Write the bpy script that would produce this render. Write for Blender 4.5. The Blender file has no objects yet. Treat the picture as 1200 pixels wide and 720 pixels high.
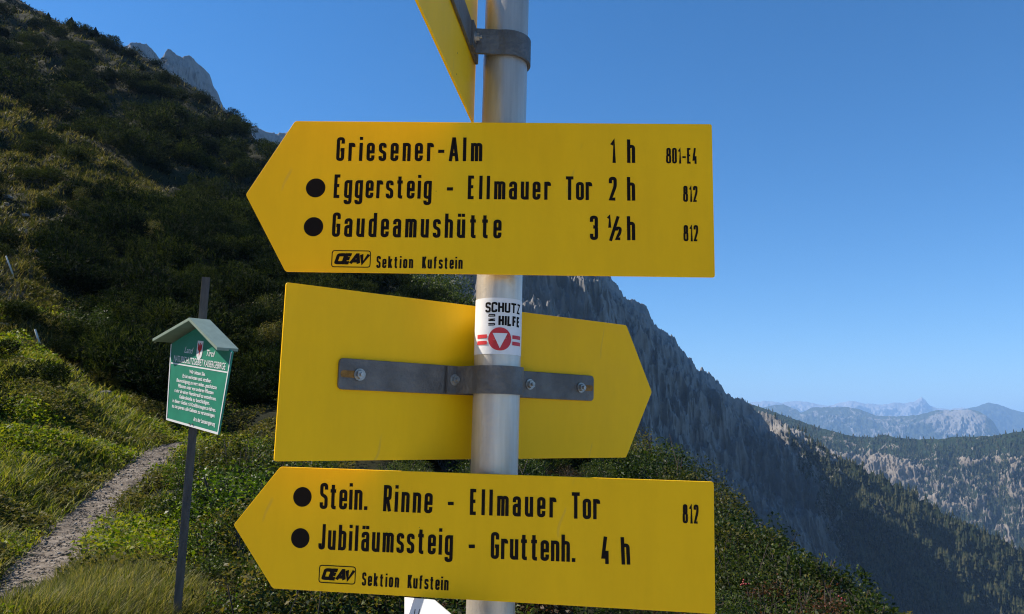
import bpy, math, random
import numpy as np
from mathutils import Matrix, Vector

# ------------------------------------------------------------------ camera, world, sun, exposure
scene = bpy.context.scene
COL = scene.collection
PXF = 900.0                                   # focal length in pixels of the 1200 px wide photo
EYE = np.array([0.0, 0.0, 1.65])
_p, _a = math.atan(PXF / 5660.0), math.atan(130 / 5660.0)
FWD = np.array([0, math.cos(_p), math.sin(_p)])
_r0 = np.array([1.0, 0, 0]); _u0 = np.cross(_r0, FWD)
RGT = _r0 * math.cos(_a) + _u0 * math.sin(_a)
UPV = _u0 * math.cos(_a) - _r0 * math.sin(_a)

cam_data = bpy.data.cameras.new('camera')
cam = bpy.data.objects.new('camera', cam_data)
COL.objects.link(cam)
cam_data.sensor_fit = 'HORIZONTAL'; cam_data.sensor_width = 36.0; cam_data.lens = 27.0
cam_data.clip_start = 0.02; cam_data.clip_end = 90000
cam.matrix_world = Matrix(((RGT[0], UPV[0], -FWD[0], EYE[0]), (RGT[1], UPV[1], -FWD[1], EYE[1]),
                           (RGT[2], UPV[2], -FWD[2], EYE[2]), (0, 0, 0, 1)))
scene.camera = cam

SUN_AZ, SUN_EL = math.radians(-80), math.radians(43)     # azimuth from +Y, clockwise
SKY_STRENGTH, SUN_STRENGTH, EXPOSURE = 0.100, 5.0, 0.72
world = bpy.data.worlds.new('World'); scene.world = world; world.use_nodes = True
wn = world.node_tree.nodes; wl = world.node_tree.links
wn.clear()
wout = wn.new('ShaderNodeOutputWorld'); wbg = wn.new('ShaderNodeBackground'); wsky = wn.new('ShaderNodeTexSky')
wsky.sky_type = 'NISHITA'; wsky.sun_disc = False
wsky.sun_elevation = SUN_EL; wsky.sun_rotation = SUN_AZ
wsky.altitude = 1200; wsky.air_density = 1.0; wsky.dust_density = 0.05; wsky.ozone_density = 5.0
wbg.inputs['Strength'].default_value = SKY_STRENGTH
wsat = wn.new('ShaderNodeHueSaturation'); wsat.inputs['Saturation'].default_value = 1.24
wl.new(wsky.outputs[0], wsat.inputs['Color']); wl.new(wsat.outputs[0], wbg.inputs[0]); wl.new(wbg.outputs[0], wout.inputs[0])

sun_data = bpy.data.lights.new('sun', 'SUN'); sun = bpy.data.objects.new('sun', sun_data); COL.objects.link(sun)
sun_data.energy = SUN_STRENGTH; sun_data.angle = math.radians(0.53); sun_data.color = (1.0, 0.91, 0.78)
_sd = Vector((math.sin(SUN_AZ) * math.cos(SUN_EL), math.cos(SUN_AZ) * math.cos(SUN_EL), math.sin(SUN_EL)))
sun.rotation_euler = _sd.to_track_quat('Z', 'Y').to_euler()
sun.location = (-20, 0, 60)

vs = scene.view_settings
scene.display_settings.display_device = 'sRGB'
vs.view_transform = 'Standard'; vs.look = 'None'; vs.exposure = EXPOSURE; vs.gamma = 1; vs.use_curve_mapping = False
scene.cycles.max_bounces = 6; scene.cycles.diffuse_bounces = 3; scene.cycles.glossy_bounces = 3
scene.cycles.transparent_max_bounces = 8; scene.cycles.transmission_bounces = 3; scene.cycles.volume_bounces = 1
try:
    scene.cycles.use_denoising = True; scene.cycles.denoising_prefilter = 'NONE'; scene.cycles.filter_width = 1.1
    scene.cycles.denoiser = 'OPENIMAGEDENOISE'
except Exception:
    pass

rng = np.random.default_rng(7)
random.seed(7)

# ------------------------------------------------------------------ helpers
def project(P):
    d = np.asarray(P, float) - EYE
    z = d @ FWD
    z = np.where(np.abs(z) < 1e-6, 1e-6, z)
    return 600 + PXF * (d @ RGT) / z, 360 - PXF * (d @ UPV) / z, z

def ray(u, v):
    u = np.asarray(u, float)[..., None]; v = np.asarray(v, float)[..., None]
    return FWD + RGT * (u - 600) / PXF - UPV * (v - 360) / PXF

def at_range(u, v, r):
    """World point seen at photo pixel u,v lying at the horizontal distance r."""
    d = ray(u, v); h = np.hypot(d[..., 0], d[..., 1])
    return EYE + d * (np.asarray(r, float) / h)[..., None]

def lattice(ix, iy, seed):
    h = (ix.astype(np.int64) * 374761393 + iy.astype(np.int64) * 668265263 + seed * 1442695041) & 0xffffffff
    h = ((h ^ (h >> 13)) * 1274126177) & 0xffffffff
    h = h ^ (h >> 16)
    return (h & 0xffff) / 65535.0

def noise(x, y, seed=0):
    x = np.asarray(x, float); y = np.asarray(y, float)
    ix, iy = np.floor(x), np.floor(y); fx, fy = x - ix, y - iy
    fx = fx * fx * fx * (fx * (fx * 6 - 15) + 10); fy = fy * fy * fy * (fy * (fy * 6 - 15) + 10)
    a = lattice(ix, iy, seed); b = lattice(ix + 1, iy, seed); c = lattice(ix, iy + 1, seed); d = lattice(ix + 1, iy + 1, seed)
    return (a + (b - a) * fx) * (1 - fy) + (c + (d - c) * fx) * fy

def fbm(x, y, octaves=5, seed=0, gain=0.5, lac=2.03):
    s = 0; amp = 1; tot = 0
    for i in range(octaves):
        s = s + amp * (noise(x, y, seed + i * 17) * 2 - 1); tot += amp
        x = x * lac + 13.7; y = y * lac + 5.1; amp *= gain
    return s / tot

def ridged(x, y, octaves=5, seed=0, gain=0.55):
    s = 0; amp = 1; tot = 0
    for i in range(octaves):
        s = s + amp * (1 - np.abs(noise(x, y, seed + i * 31) * 2 - 1)); tot += amp
        x = x * 2.1 + 7.3; y = y * 2.1 + 3.9; amp *= gain
    return s / tot

def mesh_np(name, verts, loops, sizes, mats, smooth=False, mat_idx=None):
    """A mesh datablock from flat arrays (fast for big meshes)."""
    me = bpy.data.meshes.new(name)
    verts = np.asarray(verts, np.float32).reshape(-1, 3)
    loops = np.asarray(loops, np.int32).ravel(); sizes = np.asarray(sizes, np.int32)
    me.vertices.add(len(verts)); me.vertices.foreach_set('co', verts.ravel())
    me.loops.add(len(loops)); me.loops.foreach_set('vertex_index', loops)
    starts = np.concatenate([[0], np.cumsum(sizes)[:-1]]).astype(np.int32)
    me.polygons.add(len(sizes)); me.polygons.foreach_set('loop_start', starts)
    try:
        me.polygons.foreach_set('loop_total', sizes)
    except Exception:
        pass
    if smooth:
        me.polygons.foreach_set('use_smooth', np.ones(len(sizes), bool))
    for m in (mats if isinstance(mats, (list, tuple)) else [mats]):
        me.materials.append(m)
    if mat_idx is not None:
        me.polygons.foreach_set('material_index', np.asarray(mat_idx, np.int32))
    me.update(calc_edges=True); me.validate()
    return me

def grid_mesh(name, P, mat, attr=None, smooth=True):
    n, m = P.shape[:2]
    i = np.arange(n - 1)[:, None] * m + np.arange(m - 1)[None]
    q = np.stack([i, i + 1, i + m + 1, i + m], -1).reshape(-1, 4)
    me = mesh_np(name, P.reshape(-1, 3), q, np.full(len(q), 4), mat, smooth)
    for k, v in (attr or {}).items():
        a = me.attributes.new(k, 'FLOAT', 'POINT'); a.data.foreach_set('value', np.asarray(v, np.float32).ravel())
    return me

def link(name, me, parent=None):
    o = bpy.data.objects.new(name, me); COL.objects.link(o)
    if parent is not None:
        o.parent = parent
    return o

def tag(o, label=None, cat=None, group=None, kind=None):
    if label: o['label'] = label
    if cat: o['category'] = cat
    if group: o['group'] = group
    if kind: o['kind'] = kind
    return o

def empty(name, M=None):
    o = bpy.data.objects.new(name, None); COL.objects.link(o); o.empty_display_size = 0.1
    if M is not None: o.matrix_world = M
    return o

class MB:
    """Collects polygons, prisms, boxes and tubes and links them as one mesh."""
    def __init__(s): s.v = []; s.f = []
    def poly(s, pts):
        b = len(s.v); s.v += [tuple(p) for p in pts]; s.f.append(list(range(b, b + len(pts))))
    def prism_xz(s, pts, y0, y1):
        """Outline in x,z (counter-clockwise seen from -y), extruded from y0 (front) to y1."""
        n = len(pts); b = len(s.v)
        s.v += [(x, y0, z) for x, z in pts] + [(x, y1, z) for x, z in pts]
        s.f.append([b + i for i in range(n)]); s.f.append([b + n + i for i in range(n)][::-1])
        for i in range(n):
            j = (i + 1) % n
            s.f.append([b + j, b + i, b + n + i, b + n + j])
    def prism_xy(s, pts, z0, z1):
        n = len(pts); b = len(s.v)
        s.v += [(x, y, z0) for x, y in pts] + [(x, y, z1) for x, y in pts]
        s.f.append([b + i for i in range(n)][::-1]); s.f.append([b + n + i for i in range(n)])
        for i in range(n):
            j = (i + 1) % n
            s.f.append([b + i, b + j, b + n + j, b + n + i])
    def tube(s, path, radii, n=8, cap=True):
        path = [Vector(p) for p in path]; rings = []
        for k, p in enumerate(path):
            t = (path[min(k + 1, len(path) - 1)] - path[max(k - 1, 0)]).normalized()
            a = t.orthogonal().normalized() if k == 0 else (rings_a - t * rings_a.dot(t)).normalized()
            rings_a = a; c = t.cross(a); r = radii[k] if hasattr(radii, '__len__') else radii
            b = len(s.v)
            for i in range(n):
                w = 2 * math.pi * i / n
                s.v.append(tuple(p + a * (r * math.cos(w)) + c * (r * math.sin(w))))
            rings.append(b)
        for k in range(len(rings) - 1):
            for i in range(n):
                j = (i + 1) % n
                s.f.append([rings[k] + i, rings[k] + j, rings[k + 1] + j, rings[k + 1] + i])
        if cap:
            s.f.append([rings[0] + i for i in range(n)][::-1]); s.f.append([rings[-1] + i for i in range(n)])
    def build(s, name, mat, parent=None, smooth=False, bevel=0.0):
        me = bpy.data.meshes.new(name); me.from_pydata(s.v, [], s.f); me.materials.append(mat)
        if smooth:
            me.polygons.foreach_set('use_smooth', np.ones(len(s.f), bool))
        me.update()
        o = link(name, me, parent)
        if bevel:
            b = o.modifiers.new('bevel', 'BEVEL'); b.width = bevel; b.segments = 2; b.limit_method = 'ANGLE'; b.angle_limit = math.radians(40)
        return o

# ------------------------------------------------------------------ materials
def new_mat(name):
    m = bpy.data.materials.new(name); m.use_nodes = True
    n = m.node_tree.nodes; l = m.node_tree.links
    b = n['Principled BSDF']
    return m, n, l, b

def ramp(n, stops):
    r = n.new('ShaderNodeValToRGB'); e = r.color_ramp.elements
    while len(e) < len(stops): e.new(0.5)
    for i, (p, c) in enumerate(stops):
        e[i].position = p; e[i].color = (*c, 1)
    return r

def noise_node(n, l, scale, detail=4, rough=0.6, coord='Object', vec_scale=None):
    t = n.new('ShaderNodeTexCoord'); x = n.new('ShaderNodeTexNoise')
    x.inputs['Scale'].default_value = scale; x.inputs['Detail'].default_value = detail; x.inputs['Roughness'].default_value = rough
    if vec_scale:
        mp = n.new('ShaderNodeMapping'); mp.inputs['Scale'].default_value = vec_scale
        l.new(t.outputs[coord], mp.inputs[0]); l.new(mp.outputs[0], x.inputs['Vector'])
    else:
        l.new(t.outputs[coord], x.inputs['Vector'])
    return x

def simple(name, col, rough=0.6, metal=0.0, var=0.12, scale=12, bump=0.0, bscale=60, spec=0.5, vec_scale=None):
    m, n, l, b = new_mat(name)
    x = noise_node(n, l, scale, vec_scale=vec_scale)
    lo = tuple(c * (1 - var) for c in col); hi = tuple(min(1, c * (1 + var)) for c in col)
    r = ramp(n, [(0.3, lo), (0.7, hi)])
    l.new(x.outputs['Fac'], r.inputs[0]); l.new(r.outputs[0], b.inputs['Base Color'])
    b.inputs['Roughness'].default_value = rough; b.inputs['Metallic'].default_value = metal
    b.inputs['Specular IOR Level'].default_value = spec
    if bump:
        y = noise_node(n, l, bscale); bp = n.new('ShaderNodeBump'); bp.inputs['Strength'].default_value = bump
        bp.inputs['Distance'].default_value = 0.01
        l.new(y.outputs['Fac'], bp.inputs['Height']); l.new(bp.outputs[0], b.inputs['Normal'])
    return m

def leaf_mat(name, cols, rough=0.45, transl=0.35, spec=0.4):
    """Foliage: colour varies leaf by leaf, some light passes through."""
    m, n, l, b = new_mat(name)
    g = n.new('ShaderNodeNewGeometry')
    stops = [(i / (len(cols) - 1), c) for i, c in enumerate(cols)]
    r = ramp(n, stops)
    oi = n.new('ShaderNodeObjectInfo')
    ad = n.new('ShaderNodeMath'); ad.operation = 'MULTIPLY_ADD'; ad.inputs[1].default_value = 0.6; ad.inputs[2].default_value = -0.32
    l.new(oi.outputs['Random'], ad.inputs[0])
    sm = n.new('ShaderNodeMath'); sm.operation = 'ADD'; sm.use_clamp = True
    l.new(g.outputs['Random Per Island'], sm.inputs[0]); l.new(ad.outputs[0], sm.inputs[1])
    l.new(sm.outputs[0], r.inputs[0]); l.new(r.outputs[0], b.inputs['Base Color'])
    b.inputs['Roughness'].default_value = rough; b.inputs['Specular IOR Level'].default_value = spec
    t = n.new('ShaderNodeBsdfTranslucent'); mx = n.new('ShaderNodeMixShader'); mx.inputs[0].default_value = transl
    hs = n.new('ShaderNodeHueSaturation'); hs.inputs['Saturation'].default_value = 1.15; hs.inputs['Value'].default_value = 1.5
    l.new(r.outputs[0], hs.inputs['Color']); l.new(hs.outputs[0], t.inputs[0])
    l.new(b.outputs[0], mx.inputs[1]); l.new(t.outputs[0], mx.inputs[2])
    l.new(mx.outputs[0], n['Material Output'].inputs['Surface'])
    return m

M = {}
def yellow_mat():
    m, n, l, b = new_mat('yellow_enamel')
    x = noise_node(n, l, 5, 6, 0.65); y = noise_node(n, l, 240, 2, 0.5)
    r = ramp(n, [(0.25, (0.89, 0.50, 0.002)), (0.75, (0.96, 0.55, 0.003))])
    l.new(x.outputs['Fac'], r.inputs[0])
    v = n.new('ShaderNodeTexVoronoi'); v.inputs['Scale'].default_value = 26
    tc = n.new('ShaderNodeTexCoord'); l.new(tc.outputs['Object'], v.inputs['Vector'])
    sp = ramp(n, [(0.0, (1, 1, 1)), (0.028, (1, 1, 1)), (0.034, (0, 0, 0))])
    l.new(v.outputs['Distance'], sp.inputs[0])
    gate = n.new('ShaderNodeMath'); gate.operation = 'GREATER_THAN'; gate.inputs[1].default_value = 0.86
    sepc = n.new('ShaderNodeSeparateColor'); l.new(v.outputs['Color'], sepc.inputs[0]); l.new(sepc.outputs[0], gate.inputs[0])
    ml = n.new('ShaderNodeMath'); ml.operation = 'MULTIPLY'; l.new(sp.outputs[0], ml.inputs[0]); l.new(gate.outputs[0], ml.inputs[1])
    mx = n.new('ShaderNodeMix'); mx.data_type = 'RGBA'; mx.inputs[7].default_value = (0.10, 0.05, 0.01, 1)
    l.new(ml.outputs[0], mx.inputs[0]); l.new(r.outputs[0], mx.inputs[6]); l.new(mx.outputs[2], b.inputs['Base Color'])
    b.inputs['Specular IOR Level'].default_value = 0.18
    st = noise_node(n, l, 9, 5, 0.7, vec_scale=(2.5, 1, .5)); sr = ramp(n, [(0.42, (1, 1, 1)), (0.80, (0.72, 0.68, 0.6))]); l.new(st.outputs['Fac'], sr.inputs[0])
    m2 = n.new('ShaderNodeMix'); m2.data_type = 'RGBA'; m2.blend_type = 'MULTIPLY'; m2.inputs[0].default_value = 0.28
    l.new(mx.outputs[2], m2.inputs[6]); l.new(sr.outputs[0], m2.inputs[7])
    sc = n.new('ShaderNodeTexWave'); sc.inputs['Scale'].default_value = 3.1; sc.inputs['Distortion'].default_value = 9; sc.inputs['Detail'].default_value = 3; l.new(tc.outputs['Object'], sc.inputs['Vector'])
    s2 = ramp(n, [(0.0, (1, 1, 1)), (0.0016, (1, 1, 1)), (0.004, (0, 0, 0))]); l.new(sc.outputs['Fac'], s2.inputs[0])
    gn = noise_node(n, l, 16, 2, 0.5); g2 = ramp(n, [(0.62, (0, 0, 0)), (0.68, (.22, .22, .22))]); l.new(gn.outputs['Fac'], g2.inputs[0])
    m3 = n.new('ShaderNodeMath'); m3.operation = 'MULTIPLY'; l.new(s2.outputs[0], m3.inputs[0]); l.new(g2.outputs[0], m3.inputs[1])
    m4_ = n.new('ShaderNodeMix'); m4_.data_type = 'RGBA'; m4_.inputs[7].default_value = (0.42, 0.30, 0.10, 1)
    l.new(m3.outputs[0], m4_.inputs[0]); l.new(m2.outputs[2], m4_.inputs[6]); l.new(m4_.outputs[2], b.inputs['Base Color'])
    rr = ramp(n, [(0.3, (.36, .36, .36)), (0.7, (.56, .56, .56))]); l.new(x.outputs['Fac'], rr.inputs[0]); l.new(rr.outputs[0], b.inputs['Roughness'])
    bp = n.new('ShaderNodeBump'); bp.inputs['Strength'].default_value = 0.06; bp.inputs['Distance'].default_value = 0.002
    l.new(y.outputs['Fac'], bp.inputs['Height']); l.new(bp.outputs[0], b.inputs['Normal'])
    return m
M['yellow'] = yellow_mat()
M['ink'] = simple('black_lettering', (0.009, 0.006, 0.005), 0.7, var=0.2, spec=0.12)
M['pole'] = simple('galvanised_tube', (0.56, 0.505, 0.43), 0.36, 0.5, var=0.26, scale=42, bump=0.10, bscale=150, vec_scale=(1, 1, 0.07))
M['strap'] = simple('dull_steel_strap', (0.135, 0.127, 0.118), 0.5, 0.45, var=0.3, scale=30, bump=0.25, bscale=160)
M['bolt'] = simple('zinc_bolt', (0.36, 0.35, 0.33), 0.42, 0.8, var=0.3, scale=120)
M['slot'] = simple('shaded_slot', (0.22, 0.11, 0.02), 0.8, var=0.4, scale=200)  # dark yellow-brown puts the shade of the slot recess into the colour
M['white'] = simple('white_enamel', (0.80, 0.80, 0.79), 0.45, var=0.03)
M['sticker'] = simple('white_vinyl', (0.74, 0.73, 0.72), 0.4, var=0.05, scale=60)
M['red'] = simple('red_print', (0.56, 0.022, 0.03), 0.45, var=0.1)
M['green'] = simple('green_enamel', (0.028, 0.245, 0.155), 0.4, var=0.12, scale=6)
M['roofmetal'] = simple('painted_roof_sheet', (0.235, 0.30, 0.235), 0.5, var=0.15, scale=14)
M['post'] = simple('weathered_post', (0.085, 0.072, 0.062), 0.75, var=0.35, scale=40, bump=0.4, bscale=90, vec_scale=(1, 1, 0.1))
M['stick'] = simple('bleached_wood', (0.55, 0.53, 0.48), 0.8, var=0.2, scale=30)

# ------------------------------------------------------------------ terrain of the near hillside
_ctl = [  # photo pixel, horizontal distance, height of the growth standing there
    (20,715,6.0,0),(10,660,7.5,0),(40,600,10,0),(60,540,13,0),(40,480,16,0),(40,430,21,0),(40,380,26,0),(20,280,40,0),(40,190,60,.5),(40,100,90,1.5),(40,10,150,2),
    (-200,720,6,0),(-200,500,16,0),(-200,300,36,0),(-200,100,85,1),(-200,-160,170,2),
    (110,690,6.5,0),(110,600,11,0),(170,545,14,0),(200,524,15.5,0),
    (120,480,17.5,0.2),(120,400,25,.6),(120,300,40,1),(120,200,60,.6),(120,110,95,1.5),(125,48,140,2),
    (225,700,5.6,.25),(225,610,8,.3),(225,545,13,.2),(225,480,18,.8),(225,400,24,1),(225,300,38,1),(225,200,70,1.2),(225,108,120,2),
    (330,700,4.8,.7),(330,570,8,.8),(330,505,12,.8),(330,420,22,1),(330,300,45,1.2),(330,192,100,2),
    (430,700,4.5,.8),(430,560,8,1),(430,450,18,1),(430,350,40,1.2),(430,268,80,2),
    (540,700,4.5,.9),(540,560,8.5,1),(540,450,20,1.2),(540,365,50,1.7),
    (640,700,4.8,.9),(640,560,10,1),(640,440,35,1.5),
    (745,700,5.2,.9),(745,600,9,1),(745,520,20,1.3),
    (840,700,5.8,.9),(840,595,13,1.2),(940,700,7,.9),(940,650,10,1.1),(1045,722,8.2,1),(1200,770,7,1),(1400,830,6.5,1),
    (745,575,40,0),(840,660,28,0),(940,730,22,0),(1045,810,19,0),(1200,920,17,0),(640,500,70,0),(540,430,100,0),(430,330,150,0),
    (745,640,140,0),(840,700,120,0),(940,800,110,0),(1045,860,100,0),(1200,980,90,0),(640,580,200,0),(540,500,260,0),(430,440,330,0),
    (-200,-100,320,0),(40,70,320,0),(125,110,320,0),(225,180,320,0),(330,270,320,0)]
_cp = []
for u, v, r, dz in _ctl:
    p = at_range(u, v, r); _cp.append((p[0], p[1], p[2] - dz))
for k in range(24):
    a = 2 * math.pi * k / 24
    for r in (0.4, 1.3, 2.4):
        x, y = r * math.sin(a), r * math.cos(a)
        _cp.append((x, y, -0.16 * max(r - 1.2, 0) * math.sin(a) - 0.03 * r))
for a in (80, 105, 130, 155, 180, 205, 230, 255, 280):
    for r in (6, 20, 70, 300):
        x, y = r * math.sin(math.radians(a)), r * math.cos(math.radians(a))
        _cp.append((x, y, (-0.10 if 100 < a < 260 and r < 50 else -0.5) * x * (r / (r + 6.0)) - 0.03 * r))  # ground behind the viewer flattened so its added gravel catches the sun
_cp = np.array(_cp)
def _feat(x, y):
    r = np.hypot(x, y) + 1e-6; q = np.log1p(r / 1.5)
    return np.stack([q * x / r, q * y / r], -1), r + 1.5
_cf, _cs = _feat(_cp[:, 0], _cp[:, 1])
def _kern(d): return d ** 2 * np.log(d + 1e-9)
_K = _kern(np.linalg.norm(_cf[:, None] - _cf[None], axis=-1)) + np.eye(len(_cp)) * 2e-3
_Pm = np.hstack([np.ones((len(_cp), 1)), _cf])
_A = np.block([[_K, _Pm], [_Pm.T, np.zeros((3, 3))]])
_w = np.linalg.solve(_A, np.concatenate([_cp[:, 2] / _cs, np.zeros(3)]))

PATH = [(-60,740,5.3),(20,712,6.1),(62,650,8.2),(105,602,11.0),(140,570,12.6),(172,543,14.0),(198,525,15.6),(226,520,17.0),(262,517,18.5)]
PATH = np.array([at_range(*p) for p in PATH])
def _spline(P, n):
    t = np.concatenate([[0], np.cumsum(np.linalg.norm(np.diff(P, axis=0), axis=1))]); s = np.linspace(0, t[-1], n)
    Q = np.stack([np.interp(s, t, P[:, k]) for k in range(3)], -1)
    for _ in range(14):
        Q[1:-1] = (Q[:-2] + 2 * Q[1:-1] + Q[2:]) / 4
    return Q
PATHC = _spline(PATH, 90)
def path_near(x, y):
    sh = np.shape(x); x = np.ravel(x); y = np.ravel(y)
    d = np.full(len(x), 1e9); z = np.zeros(len(x))
    for i in range(len(PATHC)):
        q = np.hypot(x - PATHC[i, 0], y - PATHC[i, 1]); w = q < d
        d[w] = q[w]; z[w] = PATHC[i, 2]
    return d.reshape(sh), z.reshape(sh)

def base_height(x, y):
    sh = np.shape(x); x = np.ravel(np.asarray(x, float)); y = np.ravel(np.asarray(y, float)); out = np.zeros(len(x))
    for i in range(0, len(x), 20000):
        f, s = _feat(x[i:i + 20000], y[i:i + 20000])
        k = _kern(np.linalg.norm(f[:, None] - _cf[None], axis=-1))
        out[i:i + 20000] = s * (k @ _w[:-3] + _w[-3] + f @ _w[-2:])
    return out.reshape(sh)

def height(x, y):
    x = np.asarray(x, float); y = np.asarray(y, float)
    r = np.hypot(x, y); z = base_height(x, y)
    z = z + np.clip((r - 2) / 8, 0, 1) * (0.10 * np.clip(24 / (r + 4), 0, 1) * fbm(x * 1.3, y * 1.3, 3, 3) + np.clip((r - 14) / 25, 0, 1.4) * (0.9 * fbm(x * .22, y * .22, 3, 9) + .55 * fbm(x * .6, y * .6, 2, 29)) + np.clip(r / 90 - .3, 0, 2) * 2.0 * fbm(x * .05, y * .05, 4, 19))
    d, zp = path_near(x, y)
    w = np.clip((0.95 - d) / 0.65, 0, 1); w = w * w * (3 - 2 * w)
    return z * (1 - w) + zp * w

def ground_at(u, v, rmax=400):
    """Where the sight line through photo pixel u,v meets the hillside (None if it misses)."""
    d = ray(u, v); d = d / np.hypot(d[0], d[1])
    r = np.geomspace(2.5, rmax, 260); P = EYE + d * r[:, None]
    g = height(P[:, 0], P[:, 1]); hit = np.where(P[:, 2] < g)[0]
    return P[hit[0]] if len(hit) else None

# polar grid round the viewpoint
_az = np.radians(np.concatenate([np.linspace(-180, -60, 60)[:-1], np.linspace(-60, 50, 480), np.linspace(50, 180, 60)[1:]]))
_rr = np.concatenate([[0.02], np.concatenate([np.geomspace(0.5, 8, 90)[:-1], np.geomspace(8, 160, 420)[:-1], np.geomspace(160, 420, 60)])])
_A2, _R2 = np.meshgrid(_az, _rr)
_X, _Y = _R2 * np.sin(_A2), _R2 * np.cos(_A2)
_Z = height(_X, _Y)
_pd, _ = path_near(_X, _Y)
_u, _v, _zc = project(np.stack([_X, _Y, _Z], -1))
TRACK = [(262,517),(150,505),(112,448),(70,415),(30,400),(5,335),(20,262),(2,228)]
TRK = [p for p in (ground_at(*t) for t in TRACK[1:]) if p is not None]
TRK = _spline(np.array(TRK), 80)
def track_dist(x, y):
    d = np.full(np.shape(x), 1e9)
    for p in TRK: d = np.minimum(d, np.hypot(x - p[0], y - p[1]))
    return d
_td = track_dist(_X, _Y)
_rock = np.clip((.35 - _td / (0.05 * _R2 + .3) + 1.6 * fbm(_X * 1.1, _Y * 1.1, 4, 41)) * 3, 0, .8) * np.clip((34 - _R2) / 8, 0, 1)
_grav = np.clip((0.42 - _pd) / .2 + .4 * fbm(_X * 2, _Y * 2, 3, 5), 0, 1)
_bounce = np.clip((3.9 - _R2) / .8, 0, 1)  # pale gravel added round the viewer to bounce light onto the signs
_bounce = np.maximum(_bounce, np.clip((np.abs(_A2) - 1.7) / .15, 0, 1) * np.clip((45 - _R2) / 6 + 1.5 * fbm(_X * .3, _Y * .3, 3, 8), 0, 1))
_gr = np.clip(.5 + fbm(_X * .12, _Y * .12, 4, 77) * 1.4, 0, 1)

def hillside_mat():
    m, n, l, b = new_mat('alpine_soil_and_turf')
    def at(k):
        a = n.new('ShaderNodeAttribute'); a.attribute_name = k; return a
    x = noise_node(n, l, 3.0, 8, 0.7); x2 = noise_node(n, l, 18, 6, 0.7)
    turf = ramp(n, [(0.3, (0.010, 0.012, 0.005)), (0.5, (0.020, 0.022, 0.008)), (0.72, (0.036, 0.032, 0.013))]); l.new(x.outputs['Fac'], turf.inputs[0])
    rock = ramp(n, [(0.3, (0.06, 0.058, 0.05)), (0.7, (0.24, 0.23, 0.215))]); l.new(x2.outputs['Fac'], rock.inputs[0])
    mx = n.new('ShaderNodeMix'); mx.data_type = 'RGBA'; l.new(at('rock').outputs['Fac'], mx.inputs[0]); l.new(turf.outputs[0], mx.inputs[6]); l.new(rock.outputs[0], mx.inputs[7])
    gv = ramp(n, [(0.3, (0.13, 0.115, 0.095)), (0.7, (0.24, 0.22, 0.19))]); l.new(x2.outputs['Fac'], gv.inputs[0])
    my = n.new('ShaderNodeMix'); my.data_type = 'RGBA'; l.new(at('gravel').outputs['Fac'], my.inputs[0]); l.new(mx.outputs[2], my.inputs[6]); l.new(gv.outputs[0], my.inputs[7])
    fc = ramp(n, [(0.3, (0.42, 0.40, 0.365)), (0.7, (0.60, 0.57, 0.52))]); l.new(x2.outputs['Fac'], fc.inputs[0])
    mz = n.new('ShaderNodeMix'); mz.data_type = 'RGBA'; l.new(at('bounce_gravel').outputs['Fac'], mz.inputs[0]); l.new(my.outputs[2], mz.inputs[6]); l.new(fc.outputs[0], mz.inputs[7])
    l.new(mz.outputs[2], b.inputs['Base Color']); b.inputs['Roughness'].default_value = 0.95; b.inputs['Specular IOR Level'].default_value = 0.15
    bp = n.new('ShaderNodeBump'); bp.inputs['Strength'].default_value = 0.7; bp.inputs['Distance'].default_value = 0.06
    l.new(x2.outputs['Fac'], bp.inputs['Height']); l.new(bp.outputs[0], b.inputs['Normal'])
    return m
M['hill'] = hillside_mat()
hill = link('hillside', grid_mesh('hillside', np.stack([_X, _Y, _Z], -1), M['hill'], {'rock': _rock, 'gravel': _grav, 'bounce_gravel': _bounce}))
tag(hill, 'steep alpine slope falling to the right', kind='structure')

# the footpath: a worn gravel strip laid into the slope
def gravel_mat():
    m, n, l, b = new_mat('trodden_gravel')
    a = noise_node(n, l, 5, 8, 0.75); c = n.new('ShaderNodeTexVoronoi'); c.inputs['Scale'].default_value = 30
    tc = n.new('ShaderNodeTexCoord'); l.new(tc.outputs['Object'], c.inputs['Vector'])
    sc = n.new('ShaderNodeSeparateColor'); l.new(c.outputs['Color'], sc.inputs[0])
    ad = n.new('ShaderNodeMath'); ad.operation = 'MULTIPLY_ADD'; ad.inputs[1].default_value = 0.35; l.new(sc.outputs[0], ad.inputs[0]); l.new(a.outputs['Fac'], ad.inputs[2])
    r = ramp(n, [(0.35, (0.06, 0.045, 0.032)), (0.62, (0.155, 0.126, 0.096)), (0.95, (0.29, 0.25, 0.205))]); l.new(ad.outputs[0], r.inputs[0])
    l.new(r.outputs[0], b.inputs['Base Color']); b.inputs['Roughness'].default_value = 0.95; b.inputs['Specular IOR Level'].default_value = 0.15
    bp = n.new('ShaderNodeBump'); bp.inputs['Strength'].default_value = 0.8; bp.inputs['Distance'].default_value = 0.025
    l.new(ad.outputs[0], bp.inputs['Height']); l.new(bp.outputs[0], b.inputs['Normal'])
    return m
M['gravel'] = gravel_mat()
_t = np.gradient(PATHC, axis=0); _n = np.stack([_t[:, 1], -_t[:, 0]], -1); _n /= np.linalg.norm(_n, axis=1)[:, None]
_tt = np.linspace(0, 1, 360); _pc = np.stack([np.interp(_tt, np.linspace(0, 1, 90), PATHC[:, k]) for k in range(3)], -1)
_pn = np.stack([np.interp(_tt, np.linspace(0, 1, 90), _n[:, k]) for k in range(2)], -1)
_s = np.linspace(-1, 1, 31)
_hw = 0.285 + .28 * np.clip((_tt - .62) / .2, 0, 1) + 0.07 * fbm(_tt * 30, _tt * 0, 4, 61)
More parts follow.
